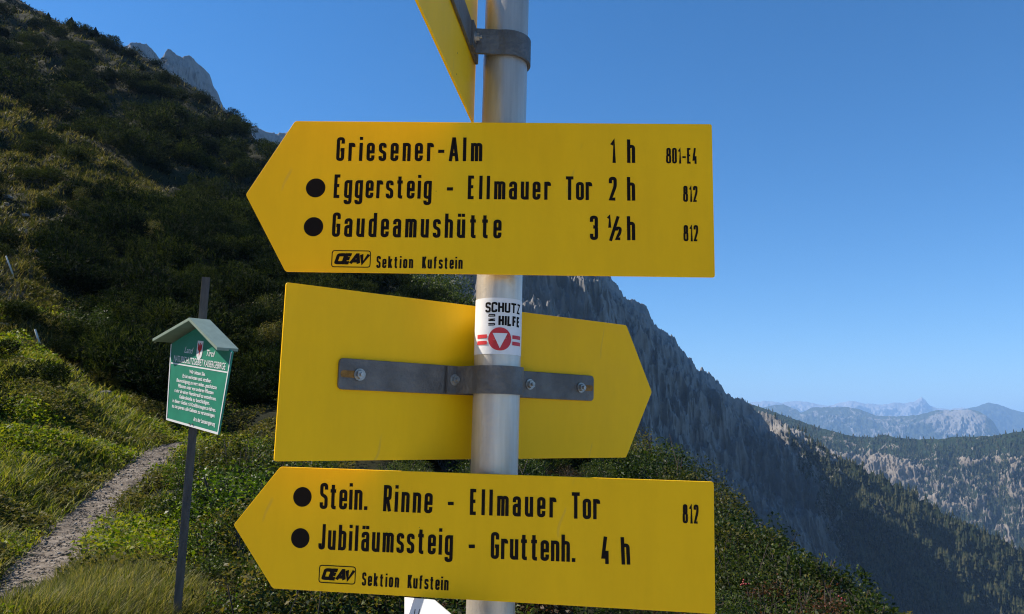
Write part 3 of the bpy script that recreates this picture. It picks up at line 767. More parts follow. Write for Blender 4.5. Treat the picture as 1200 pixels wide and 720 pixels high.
M['grass'] = leaf_mat('alpine_grass', [(0.035, 0.055, 0.010), (0.12, 0.145, 0.022), (0.27, 0.24, 0.06)], 0.55, 0.4, 0.15)
M['drygrass'] = leaf_mat('dry_mountain_grass', [(0.04, 0.06, 0.010), (0.13, 0.14, 0.024), (0.28, 0.235, 0.07)], 0.55, 0.4, 0.15)
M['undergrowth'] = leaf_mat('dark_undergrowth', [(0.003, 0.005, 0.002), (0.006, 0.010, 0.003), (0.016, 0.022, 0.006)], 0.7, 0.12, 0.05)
M['dullturf'] = leaf_mat('dull_tussock_turf', [(0.025, 0.033, 0.008), (0.065, 0.066, 0.016), (0.16, 0.13, 0.045)], 0.6, 0.35, 0.12)
M['brownherb'] = leaf_mat('brownish_herbs', [(0.018, 0.026, 0.007), (0.055, 0.064, 0.015), (0.12, 0.105, 0.03)], 0.6, 0.35, 0.12)
M['herb'] = leaf_mat('low_herbs', [(0.03, 0.06, 0.010), (0.095, 0.145, 0.018), (0.22, 0.225, 0.035)], 0.55, 0.4, 0.15)
g = np.random.default_rng(31)
# tall grass on the bank between the path and the board
x, y, r = scatter(g, 190000, 20, 330, 4.6, 13)
d, _ = path_near(x, y); uu = 597 + PXF * x / y
k = (d > .17 + g.uniform(0, .22, len(x))) & (noise(x * 1.6, y * 1.6, 81) > .12) & (x > PATHC[0, 0] - .5)
side = np.interp(y, PATHC[:, 1], PATHC[:, 0]); k &= (x > side) & (g.uniform(0, 1, len(x)) < np.clip((330 - uu) / 90, .15, 1))
x, y, r = x[k], y[k], r[k]
V, L, S = blades(g, x, y, height(x, y), g.uniform(.06, .24, len(x)) * (.6 + .8 * noise(x * .9, y * .9, 82)), .0035 + .0007 * r, g.uniform(.15, .8, len(x)))
o = link('grass', mesh_np('grass', V, L, S, M['drygrass'])); tag(o, 'tall yellowish grass on the bank right of the path', kind='stuff')
# turf left of the path and up the open slope
x, y, r = scatter(g, 520000, -260, 260, 4.8, 150)
z = height(x, y); pu, pv, _ = project(np.stack([x, y, z], -1))
d, _ = path_near(x, y)
k = (d > .17 + g.uniform(0, .25, len(x))) & (in_poly(pu, pv, OPEN[0]) | (g.uniform(0, 1, len(x)) < .12)) & (g.uniform(0, 1, len(x)) < np.clip((r - 3) / 14, .25, 1)) & (noise(x * .7, y * .7, 83) > .08) & (track_dist(x, y) > g.uniform(0, 1, len(x)) ** 2 * (.6 + .02 * r))
x, y, r, z = x[k], y[k], r[k], z[k]
up = r > 22
for sel, nm, mt, lab in ((~up, 'turf', M['grass'], 'green and olive turf on the open slope beside the path'), (up, 'dull_turf', M['dullturf'], 'dull olive tussock turf on the open upper slope')):
    X_, Y_, R_s, Z_ = x[sel], y[sel], r[sel], z[sel]
    tus = noise(X_ * 1.7, Y_ * 1.7, 87)
    if nm == 'dull_turf':
        kk = tus > .10; X_, Y_, R_s, Z_, tus = X_[kk], Y_[kk], R_s[kk], Z_[kk], tus[kk]
    V, L, S = blades(g, X_, Y_, Z_, g.uniform(.07, .20, len(X_)) * (1 + R_s / 38) * (.5 + tus), .004 + .0009 * R_s, g.uniform(.3, 1.1, len(X_)))
    o = link(nm, mesh_np(nm, V, L, S, mt)); tag(o, lab, kind='stuff')
# dark undergrowth filling the gaps between the dwarf pines
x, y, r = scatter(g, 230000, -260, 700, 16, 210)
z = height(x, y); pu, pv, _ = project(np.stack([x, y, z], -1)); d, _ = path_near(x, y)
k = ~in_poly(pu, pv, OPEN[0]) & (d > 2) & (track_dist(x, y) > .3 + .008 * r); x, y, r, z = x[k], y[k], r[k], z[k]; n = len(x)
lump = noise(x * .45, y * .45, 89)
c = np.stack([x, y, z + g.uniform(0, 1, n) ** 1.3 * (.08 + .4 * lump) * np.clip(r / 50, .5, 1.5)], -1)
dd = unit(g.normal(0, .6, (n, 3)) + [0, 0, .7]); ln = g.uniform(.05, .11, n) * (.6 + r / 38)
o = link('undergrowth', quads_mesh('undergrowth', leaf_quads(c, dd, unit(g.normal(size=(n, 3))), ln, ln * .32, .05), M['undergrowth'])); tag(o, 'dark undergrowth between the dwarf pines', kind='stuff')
# low broad-leaved herbs
x, y, r = scatter(g, 420000, -220, 420, 4.6, 32)
z = height(x, y); d, _ = path_near(x, y); pu, pv, _ = project(np.stack([x, y, z], -1))
patch = noise(x * 1.1, y * 1.1, 91)
k = (d > .19 + g.uniform(0, .25, len(x))) & (patch > .24) & (track_dist(x, y) > .3 + .01 * r) & ~((pu < 300) & (pu > np.interp(r, [5, 8, 14], [60, 100, 190])) & (r < 10.5) & (g.uniform(0, 1, len(x)) < .72)) & ~((pu > 235) & (d > 1.2) & (g.uniform(0, 1, len(x)) < .6))
x, y, r, z, patch = x[k], y[k], r[k], z[k], patch[k]
n = len(x); c = np.stack([x, y, z + g.uniform(0, 1, n) * (.06 + .34 * (patch - .24))], -1)
dd = unit(g.normal(0, 1, (n, 3)) * [1, 1, .5] + [0, 0, .2]); nn = unit(g.normal(0, .55, (n, 3)) + [-.15, 0, 1])
ln = g.uniform(.012, .032, n) * (1 + r / 10)
tone = noise(x * .55 + 9, y * .55, 95) + .35 * noise(x * 2.3, y * 2.3, 96) > .62
for sel, nm, mt, lab in ((~tone, 'herbs', M['herb'], 'low leafy ground cover beside the path'), (tone, 'brownish_herbs', M['brownherb'], 'duller brownish patches of ground cover beside the path')):
    o = link(nm, quads_mesh(nm, leaf_quads(c[sel], dd[sel], nn[sel], ln[sel], ln[sel] * .6), mt)); tag(o, lab, kind='stuff')

# ------------------------------------------------------------------ stones
def stone_mesh(seed):
    g = np.random.default_rng(seed)
    import bmesh
    bm = bmesh.new(); bmesh.ops.create_icosphere(bm, subdivisions=3, radius=1)
    pl = unit(g.normal(size=(9, 3))); off = g.uniform(.55, .85, 9)
    for v in bm.verts:
        p = np.array(v.co)
        for a, o_ in zip(pl, off):
            e = p @ a - o_
            if e > 0: p = p - a * e
        v.co = p * (1 + .05 * g.normal()) * [1.2, .9, .6]
    me = bpy.data.meshes.new('stone'); bm.to_mesh(me); bm.free(); me.materials.append(M['stone']); return me
M['stone'] = simple('grey_limestone_stone', (0.17, 0.155, 0.135), 0.9, var=0.45, scale=5, bump=0.6, bscale=9)
STONES = [stone_mesh(500 + i) for i in range(6)]
def put_stone(p, s, lab, grp):
    o = link('stone', STONES[random.randrange(6)]); z = float(height(np.array([p[0]]), np.array([p[1]]))[0])
    o.location = (p[0], p[1], z + s * .12); o.scale = (s, s, s); o.rotation_euler = (random.uniform(-.3, .3), random.uniform(-.3, .3), random.uniform(0, 6.28))
    tag(o, lab, 'stone', grp)
g = np.random.default_rng(41)
for i in range(75):
    p = TRK[int(g.integers(0, 80))]; r = math.hypot(p[0], p[1])
    q = p[:2] + g.normal(0, .028 * r + .12, 2); put_stone(q, float(g.uniform(.03, .13) * (1 + r / 45)), 'pale grey stone lying in the rough track up the left slope', 'stones of the rough track')
for i in range(70):
    t = int(g.integers(0, 80)); s = float(g.choice([-1, 1])) * g.uniform(.12, .36); q = PATHC[t, :2] + _n[t] * s
    put_stone(q, float(g.uniform(.012, .045)), 'small grey stone on the gravel footpath', 'stones on the footpath')

n = 9000; t = g.integers(0, 90, n); sd = np.clip(g.normal(0, .19, n), -.40, .40); q = PATHC[t, :2] + _n[t] * sd[:, None] + g.normal(0, .06, (n, 2))
sz = g.uniform(.003, .012, n) * np.where(g.uniform(0, 1, n) < .06, 2.2, 1); zq = height(q[:, 0], q[:, 1]) + .022 + sz * .3
oct_ = np.array([(1, 0, 0), (0, 1, 0), (-1, 0, 0), (0, -1, 0), (0, 0, .7), (0, 0, -.7)])
V = oct_[None] * sz[:, None, None] * g.uniform(.6, 1.35, (n, 6, 1)); a_ = g.uniform(0, 6.28, n)
V = np.stack([V[..., 0] * np.cos(a_)[:, None] - V[..., 1] * np.sin(a_)[:, None], V[..., 0] * np.sin(a_)[:, None] + V[..., 1] * np.cos(a_)[:, None], V[..., 2]], -1) + np.stack([q[:, 0], q[:, 1], zq], -1)[:, None]
tri = np.array([(0, 1, 4), (1, 2, 4), (2, 3, 4), (3, 0, 4), (1, 0, 5), (2, 1, 5), (3, 2, 5), (0, 3, 5)])
F = (tri[None] + np.arange(n)[:, None, None] * 6).reshape(-1, 3)
M['pebble'] = leaf_mat('pebble_mix', [(0.10, 0.085, 0.068), (0.20, 0.175, 0.145), (0.36, 0.335, 0.30)], 0.9, 0.0, 0.1)
o = link('gravel', mesh_np('gravel', V.reshape(-1, 3), F, np.full(len(F), 3), M['pebble'])); tag(o, 'loose pebbles on the footpath', kind='stuff')

# bleached marker sticks beside the track
for (u0, v0), (u1, v1), lab in (((49, 411), (41, 386), 'pale bleached stick leaning beside the stony track, lower one'), ((17, 327), (7, 300), 'pale bleached stick leaning beside the stony track, upper one')):
    p = ground_at(u0, v0); r = math.hypot(p[0], p[1]); q = at_range(u1, v1, r - .05)
    b = MB(); dvec = (q - p); b.tube([p - dvec * .1, p + dvec * .5, q], [.03, .028, .024], 8)
    o = b.build('stick', M['stick'], None, True); tag(o, lab, 'stick')

# ------------------------------------------------------------------ lettering: a narrow stroke alphabet
def rounded(pts, r, closed=False):
    out = []; n = len(pts)
    for i, p in enumerate(pts):
        if (not closed and i in (0, n - 1)) or (len(p) > 2):
            out.append((p[0], p[1])); continue
        a = np.array(pts[i - 1][:2], float); b = np.array(p[:2], float); c = np.array(pts[(i + 1) % n][:2], float)
        la, lc = np.linalg.norm(a - b), np.linalg.norm(c - b); q = min(r, la * .5, lc * .5)
        s = b + (a - b) / la * q; e = b + (c - b) / lc * q
        for k in range(6):
            t = k / 5; out.append(tuple((1 - t) ** 2 * s + 2 * t * (1 - t) * b + t * t * e))
    res = [out[0]]
    for p in out[1:]:
        if math.hypot(p[0] - res[-1][0], p[1] - res[-1][1]) > 1e-4: res.append(p)
    return res

XH = .73; A_ = .19; R_ = .10
def glyphs():
    a, X, r = A_, XH, R_
    bowl = ([(0, 0), (0, X), (a, X), (a, 0)], True)
    G = {}
    G['G'] = (a, [([(a, .76), (a, 1), (0, 1), (0, 0), (a, 0), (a, .47, 1), (a * .5, .47)], False)])
    G['E'] = (a * .92, [([(a * .92, 1), (0, 1, 1), (0, 0, 1), (a * .92, 0)], False), ([(0, .53), (a * .8, .53)], False)])
    G['F'] = (a * .9, [([(a * .9, 1), (0, 1, 1), (0, -.07)], False), ([(0, .5), (a * .8, .5)], False)])
    G['A'] = (a * 1.4, [([(0, -.07), (a * .62, 1.0, 1), (a * .78, 1.0, 1), (a * 1.4, -.07)], False), ([(a * .2, .25), (a * 1.2, .25)], False)])
    G['T'] = (a * 1.3, [([(-.03, 1), (a * 1.3 + .03, 1)], False), ([(a * .65, 1), (a * .65, -.07)], False)])
    G['S'] = (a, [([(a, .78), (a, 1), (0, 1), (0, .56), (a, .45), (a, 0), (0, 0), (0, .22)], False)])
    G['J'] = (a * .75, [([(a * .75, 1.07), (a * .75, 0), (0, 0), (0, .2)], False)])
    G['K'] = (a, [([(0, -.07), (0, 1.07)], False), ([(a, 1.07), (.04, .42)], False), ([(a * .36, .58), (a * 1.03, -.07)], False)])
    G['R'] = (a, [([(0, -.07), (0, 1, 1), (a, 1), (a, .48), (0, .48)], False), ([(a * .5, .48), (a * 1.03, -.07)], False)])
    G['C'] = (a, [([(a, .74), (a, 1), (0, 1), (0, 0), (a, 0), (a, .26)], False)])
    G['H'] = (a, [([(0, -.07), (0, 1.07)], False), ([(a, -.07), (a, 1.07)], False), ([(0, .52), (a, .52)], False)])
    G['U'] = (a, [([(0, 1.07), (0, 0), (a, 0), (a, 1.07)], False)])
    G['Z'] = (a, [([(0, 1), (a, 1, 1), (0, 0, 1), (a, 0)], False)])
    G['I'] = (0, [([(0, -.07), (0, 1.07)], False)])
    G['L'] = (a * .85, [([(0, 1.07), (0, 0, 1), (a * .85, 0)], False)])
    G['N'] = (a, [([(0, -.07), (0, 1.07)], False), ([(0, 1.0), (a, 0.0)], False), ([(a, -.07), (a, 1.07)], False)])
    G['D'] = (a, [([(0, 0, 1), (0, 1, 1), (a, 1), (a, 0)], True)])
    G['O'] = (a, [([(0, 0), (0, 1), (a, 1), (a, 0)], True)])
    G['V'] = (a * 1.1, [([(0, 1.07), (a * .55, -.02, 1), (a * 1.1, 1.07)], False)])
    G['r'] = (a * .72, [([(0, -.07), (0, X + .07)], False), ([(0, X * .6), (0, X), (a * .72, X), (a * .72, X * .82)], False)])
    dot = lambda x: ([(x, .94), (x, 1.09)], False)
    G['i'] = (0, [([(0, -.07), (0, X + .07)], False), dot(0)])
    G['e'] = (a, [([(a, .2), (a, 0), (0, 0), (0, X), (a, X), (a, X * .5, 1), (0, X * .5)], False)])
    G['s'] = (a * .92, [([(a * .92, X * .78), (a * .92, X), (0, X), (0, X * .56), (a * .92, X * .45), (a * .92, 0), (0, 0), (0, X * .22)], False)])
    G['n'] = (a, [([(0, -.07), (0, X + .07)], False), ([(0, X * .6), (0, X), (a, X), (a, -.07)], False)])
    G['m'] = (a * 1.7, [([(0, -.07), (0, X + .07)], False), ([(0, X * .6), (0, X), (a * .85, X), (a * .85, -.07)], False), ([(a * .85, X * .6), (a * .85, X), (a * 1.7, X), (a * 1.7, -.07)], False)])
    G['g'] = (a, [bowl, ([(a, X + .07), (a, -.30), (0, -.30), (0, -.16)], False)])
    G['t'] = (a * .95, [([(a * .35, 1.0), (a * .35, 0), (a, 0)], False), ([(-.04, X), (a * .98, X)], False)])
    G['o'] = (a, [bowl]); G['u'] = (a, [([(0, X + .07), (0, 0), (a, 0), (a, X * .3)], False), ([(a, X + .07), (a, -.07)], False)])
    G['l'] = (0.02, [([(0, 1.07), (0, -.07)], False)])
    G['a'] = (a, [([(0, X * .74), (0, X), (a, X), (a, -.07)], False), ([(a, X * .56), (0, X * .56), (0, 0), (a, 0)], False)])
    G['d'] = (a, [bowl, ([(a, 1.07), (a, -.07)], False)]); G['b'] = (a, [bowl, ([(0, 1.07), (0, -.07)], False)])
    G['h'] = (a, [([(0, 1.07), (0, -.07)], False), ([(0, X * .6), (0, X), (a, X), (a, -.07)], False)])
    G['k'] = (a, [([(0, 1.07), (0, -.07)], False), ([(a, X + .07), (.03, .26)], False), ([(a * .36, .42), (a * 1.03, -.07)], False)])
    G['f'] = (a * .95, [([(a, 1), (a * .35, 1), (a * .35, -.07)], False), ([(-.04, X), (a * .95, X)], False)])
    um = [([(a * .1, .92), (a * .1, 1.07)], False), ([(a * .9, .92), (a * .9, 1.07)], False)]
    G['ü'] = (a, G['u'][1] + um); G['ä'] = (a, G['a'][1] + um)
    G['-'] = (a * .75, [([(-.05, .40), (a * .75 + .05, .40)], False)])
    G['.'] = (0, [([(0, -.07), (0, .09)], False)])
    G['0'] = G['O']
    G['1'] = (a * .5, [([(0, .80), (a * .5, 1.02, 1), (a * .5, -.07)], False)])
    G['2'] = (a, [([(0, .76), (0, 1), (a, 1), (a, .62), (0, 0, 1), (a, 0)], False)])
    G['3'] = (a, [([(0, .78), (0, 1), (a, 1), (a, .54), (a * .35, .54)], False), ([(a * .5, .54), (a, .52), (a, 0), (0, 0), (0, .22)], False)])
    G['4'] = (a, [([(a * .55, 1.07), (0, .22, 1), (a * 1.1, .22)], False), ([(a * .75, .48), (a * .75, -.07)], False)])
    G['8'] = (a * 1.15, [([(0, 0), (0, .52), (a * 1.15, .52), (a * 1.15, 0)], True), ([(a * .12, .54), (a * .12, 1), (a * 1.03, 1), (a * 1.03, .54)], True)])
    half = []
    for pts, c in G['1'][1]: half.append(([(x * .6 - .06, .55 + y * .5, *k) for x, y, *k in pts], c))
    for pts, c in G['2'][1]: half.append(([(x * .75 + .27, y * .5, *k) for x, y, *k in pts], c))
    half.append(([(.02, -.1), (.34, 1.05)], False))
    G['½'] = (.27 + a * .75, half)
    G[' '] = (a * .62, [])
    return G
GL = glyphs()

def strokes(text, h, w, width=None, sp=.1, shear=0, wide=1.0):
    """Outline strips of text with baseline at 0 and cap height h. w = stroke width / h. Fits to width by letter spacing."""
    s = w * .5; k = 1 - 2 * s
    gx = wide
    if width is not None and len(text) > 1:          # spread the letters; narrow them where the line is tight
        g0 = sum(GL[c][0] for c in text) * wide; room = width / h - w * len(text); sp = (room - g0) / (len(text) - 1)
        if sp < .06:
            sp = .06; gx = wide * (room - sp * (len(text) - 1)) / g0
    adv = [GL[c][0] * gx + w for c in text]
    x = 0; out = []; n = 0
    for c, ad in zip(text, adv):
        for pts, closed in GL[c][1]:
            p = rounded(pts, R_, closed)
            p = np.array(p); p = np.stack([p[:, 0] * gx + x + s, p[:, 1] * k + s], -1)
            if closed and np.linalg.norm(p[0] - p[-1]) < 1e-6: p = p[:-1]
            m = len(p)
            nxt = np.roll(p, -1, 0) if closed else np.concatenate([p[1:], [2 * p[-1] - p[-2]]])
            prv = np.roll(p, 1, 0) if closed else np.concatenate([[2 * p[0] - p[1]], p[:-1]])
            t1 = unit(p - prv); t2 = unit(nxt - p); n1 = np.stack([-t1[:, 1], t1[:, 0]], -1); n2 = np.stack([-t2[:, 1], t2[:, 0]], -1)
            mit = unit(n1 + n2); cs = np.clip((mit * n1).sum(1), .7, 1)
            o = mit * (s / cs)[:, None]
            A, B = (p + o) * h, (p - o) * h
            A[:, 0] += shear * A[:, 1]; B[:, 0] += shear * B[:, 1]
            for i in range(m if closed else m - 1):
                j = (i + 1) % m
                out.append(([A[i], B[i], B[j], A[j]], n))
            n += 1
        x += ad + sp
    return out, (x - sp) * h

def text_into(mb, text, x, z, h, w, y, width=None, sp=.1, ang=0.0, shear=0, fn=None, wide=1.0):
    q, wd = strokes(text, h, w, width, sp, shear, wide)
    ca, sa = math.cos(ang), math.sin(ang)
    for pts, lay in q:
        P = [(x + px * ca - pz * sa, y - 2e-5 * (lay % 7), z + px * sa + pz * ca) for px, pz in pts]
        mb.poly([fn(*p) for p in P] if fn else P)
    return wd

# ------------------------------------------------------------------ the signpost
POLE_X, POLE_LEAN, POLE_Y, POLE_R = -0.0175, 0.0018, 0.99, 0.03
def pole_at(z): return np.array([POLE_X + POLE_LEAN * (z - 1.65), POLE_Y, z])
pz0 = float(height(np.array([POLE_X]), np.array([POLE_Y]))[0])
post = empty('signpost'); post.location = pole_at(pz0)
tag(post, 'round grey galvanised steel post carrying the yellow signs', 'signpost')
b = MB(); P0 = pole_at(pz0)
b.tube([Vector(pole_at(z) - P0) for z in (pz0 - .4, 1.0, 2.0, 2.72)], POLE_R, 48)
tube = b.build('pole', M['pole'], post, True)
tube.data.polygons[-1].use_smooth = False; tube.data.polygons[-2].use_smooth = False
b = MB(); b.tube([Vector(pole_at(2.72) - P0), Vector(pole_at(2.735) - P0)], [POLE_R + .002, POLE_R - .004], 32); b.build('cap', M['strap'], post)

def on_plane(u, v, base, Mx, off):
    d = ray(u, v); n = Mx[:, 1]; o = base + n * off
    t = ((o - EYE) @ n) / (d @ n)
    return (EYE + d * t - base) @ Mx             # local x, y, z

# sticker wrapped round the pole
def on_pole(ang_x, dy, z):                       # arc length round the pole, lift, height
    th = ang_x / POLE_R; R = POLE_R + .0004 - dy
    c = pole_at(z) - P0
    return (c[0] + R * math.sin(th), c[1] - R * math.cos(th), c[2])
zs = lambda v: float(EYE[2] + (ray(583, v)[2] / ray(583, v)[1]) * (POLE_Y - POLE_R))
z_top, z_bot = zs(349), zs(415)
st_me = []; nA, nZ = 40, 6
xs_ = np.linspace(-.060, .060, nA)
Pst = np.array([[on_pole(x, 0, z) for x in xs_] for z in np.linspace(z_bot, z_top, nZ)])
sticker = link('sticker', grid_mesh('sticker', Pst, M['sticker']), post); sticker['label'] = 'white sticker reading SCHUTZ UND HILFE with a red and white triangle emblem'
def fine(mb, pts, n=10):                         # cut wide polygons so that they follow the round pole
    mb.poly([on_pole(*p) for p in pts])
sk = z_top - z_bot
c0 = .004
mb = MB()
def wrapped(text, x, z, h, w, width, mb, fn=on_pole):
    text_into(mb, text, x, z, h, w, -.0004, width, fn=fn, wide=2.0)
wrapped('SCHUTZ', -.021 + c0, z_bot + sk * .735, sk * .185, .19, .0505, mb)
wrapped('HILFE', -.0035 + c0, z_bot + sk * .50, sk * .185, .21, .0325, mb)
for k, ch in enumerate('UND'):                   # set on its side
    pass
qs, wdt = strokes('UND', sk * .125, .15, sk * .205, wide=1.15)
for pts, lay in qs:
    mb.poly([on_pole(-.0075 + c0 - p[1], -.0003 - 2e-5 * lay, z_bot + sk * .50 + p[0]) for p in pts])
mb.build('lettering', M['ink'], sticker)
mb = MB(); cx, cz, R = .003, z_bot + sk * .265, sk * .205
for i in range(40):
    a0, a1 = 2 * math.pi * i / 40, 2 * math.pi * (i + 1) / 40
    mb.poly([on_pole(cx + q * math.cos(a), -.0006, cz + q * math.sin(a)) for q, a in ((.001, a0), (R * .5, a0), (R, a0), (R, a1), (R * .5, a1), (.001, a1))])
for s in (-1, 1):
    for z0, z1 in ((.06, .34), (-.42, -.14)):
        for i in range(5):
            f0, f1 = R * (1.12 + i * .22), R * (1.12 + (i + 1) * .22)
            mb.poly([on_pole(cx + s * f, -.0006, cz + R * z * 1.15) for f, z in ((f0, z0), (f1, z0), (f1, z1), (f0, z1))][::s])
mb.build('emblem', M['red'], sticker)
mb = MB(); tri = [(-.62, .50), (.62, .50), (0, -.80)]
for i in range(8):
    for f0, f1 in ((i / 8, (i + 1) / 8),):
        zt, zb_ = .50 - 1.30 * f0, .50 - 1.30 * f1; h0, h1 = .62 * (1 - f0), .62 * (1 - f1)
        for j in range(4):
            e0, e1 = -1 + j * .5, -1 + (j + 1) * .5
            mb.poly([on_pole(cx + R * x, -.0012, cz + R * z) for x, z in ((e0 * h1, zb_), (e1 * h1, zb_), (e1 * h0, zt), (e0 * h0, zt))])
mb.build('triangle', M['sticker'], sticker)

def rotm(yaw, pitch, roll):
    cy, sy, cp, sp, cr, sr = math.cos(yaw), math.sin(yaw), math.cos(pitch), math.sin(pitch), math.cos(roll), math.sin(roll)
    return np.array([[cy, -sy, 0], [sy, cy, 0], [0, 0, 1]]) @ np.array([[1, 0, 0], [0, cp, -sp], [0, sp, cp]]) @ np.array([[cr, 0, sr], [0, 1, 0], [-sr, 0, cr]])
def m4(Mx, p):
    return Matrix(((*Mx[0], p[0]), (*Mx[1], p[1]), (*Mx[2], p[2]), (0, 0, 0, 1)))

def round_outline(pts, r, n=4):
    out = []; k = len(pts)
    for i in range(k):
        a, b_, c = (np.array(pts[j % k], float) for j in (i - 1, i, i + 1))
        s = b_ + (a - b_) / np.linalg.norm(a - b_) * r; e = b_ + (c - b_) / np.linalg.norm(c - b_) * r
        for q in range(n + 1):
            t = q / n; out.append(tuple((1 - t) ** 2 * s + 2 * t * (1 - t) * b_ + t * t * e))
    return out

def arrow_left(W, T, H): return [(0, -H / 2), (W, -H / 2), (W, H / 2), (0, H / 2), (-T, 0)]
def arrow_right(W, T, H): return [(0, -H / 2), (W, -H / 2), (W + T, 0), (W, H / 2), (0, H / 2)]

def bolt(name, parent, x, y, z, r, ny):
    """Hexagon head on a washer, facing along local y (ny = -1 towards the front)."""
    b = MB(); hexa = [(x + r * math.cos(math.radians(60 * k + 20)), z + r * math.sin(math.radians(60 * k + 20))) for k in range(6)]
    wash = [(x + 1.35 * r * math.cos(2 * math.pi * k / 20), z + 1.35 * r * math.sin(2 * math.pi * k / 20)) for k in range(20)]
    y0, y1, y2 = y, y + ny * .0015, y + ny * .006
    b.prism_xz(wash, min(y0, y1), max(y0, y1)); b.prism_xz(hexa, min(y1, y2), max(y1, y2))
    tip = [(x + .45 * r * math.cos(2 * math.pi * k / 12), z + .45 * r * math.sin(2 * math.pi * k / 12)) for k in range(12)]
    y3 = y + ny * .0095
    b.prism_xz(tip, min(y2, y3), max(y2, y3))
    return b.build(name, M['bolt'], parent)

def bracket(root, side, x0, x1, hz=.0185, off=.045, fl=(-.062, .062), bolts=(-.049, .049)):
    """Strap bolted to the back of the panel plus the half clamp round the post. side = +1: panel behind the post (local +y)."""
    s = side
    b = MB(); r = .006
    ol = round_outline([(x0, -hz), (x1, -hz), (x1, hz), (x0, hz)], r)
    ya, yb = sorted((s * (off - .0045), s * (off - .0005))); b.prism_xz(ol, ya, yb)
    strap = b.build('strap', M['strap'], root, bevel=.0008)
    # clamp profile in x,y: flange, half ring, flange
    th = .0036; prof = []
    inner = POLE_R + .0008
    def profile(R, yf, sgn):
        pts = [(fl[0], yf)]
        a0 = math.acos(min(1, max(-1, (R - .004) / R))) * 0
        pts += [(max(-R - .006, fl[0] + .001), yf)]
        for k in range(25):
            a = math.pi + math.pi * k / 24 if True else 0
            pts.append((R * math.cos(a), R * math.sin(a) * 1.0 + .004 if k in (0, 24) else R * math.sin(a)))
        pts += [(R + .006, yf), (fl[1], yf)]
        return pts
    outer_p = profile(inner + th, .034, 1); inner_p = profile(inner, .034 + th, 1)
    b = MB(); n = len(outer_p); base = 0
    for z in (-hz + .001, hz - .001):
        for P in (outer_p, inner_p):
            b.v += [(x, y * s, z) for x, y in P]
    o0, i0, o1, i1 = 0, n, 2 * n, 3 * n
    for k in range(n - 1):
        b.f += [[o0 + k, o0 + k + 1, o1 + k + 1, o1 + k], [i0 + k + 1, i0 + k, i1 + k, i1 + k + 1], [o1 + k, o1 + k + 1, i1 + k + 1, i1 + k], [o0 + k + 1, o0 + k, i0 + k, i0 + k + 1]]
    b.f += [[o0, o1, i1, i0], [o0 + n - 1, i0 + n - 1, i1 + n - 1, o1 + n - 1]]
    cl = b.build('clamp', M['strap'], root)
    import bmesh
    bm = bmesh.new(); bm.from_mesh(cl.data); bmesh.ops.recalc_face_normals(bm, faces=bm.faces); bm.to_mesh(cl.data); bm.free()
    for x in bolts:
        bolt('bolt', root, x, s * .034, 0, .0054, -s)
    for x in (x0 + .022, x1 - .022):
        if abs(x) < .07: continue
        b = MB(); e = -1 if x < 0 else 1
        b.prism_xz(round_outline([(x - .014 + e * .006, -.0042), (x + .014 + e * .006, -.0042), (x + .014 + e * .006, .0042), (x - .014 + e * .006, .0042)], .0041), *sorted((s * .0402, s * .0415)))
        b.build('slot', M['slot'], strap)
        bolt('bolt', root, x - e * .004, s * .0400, 0, .0054, -s)

def sign(name, zc, yaw, pitch, roll, W, T, H, x0, face, direction, label, off=.045):
    """face = -1: panel before the post (lettered side to the viewer), +1: behind it."""
    Mx = rotm(*(math.radians(a) for a in (yaw, pitch, roll))); base = pole_at(zc)
    root = empty(name, m4(Mx, base)); tag(root, label, 'direction sign')
    ol = (arrow_left if direction < 0 else arrow_right)(W, T, H)
    b = MB(); b.prism_xz(round_outline([(x - x0, z) for x, z in ol], .003), *sorted((face * off, face * (off + .0028))))
    # keep the visible face exactly at the fitted plane
    panel = b.build('panel', M['yellow'], root, bevel=.0005)
    return root, Mx, base, panel

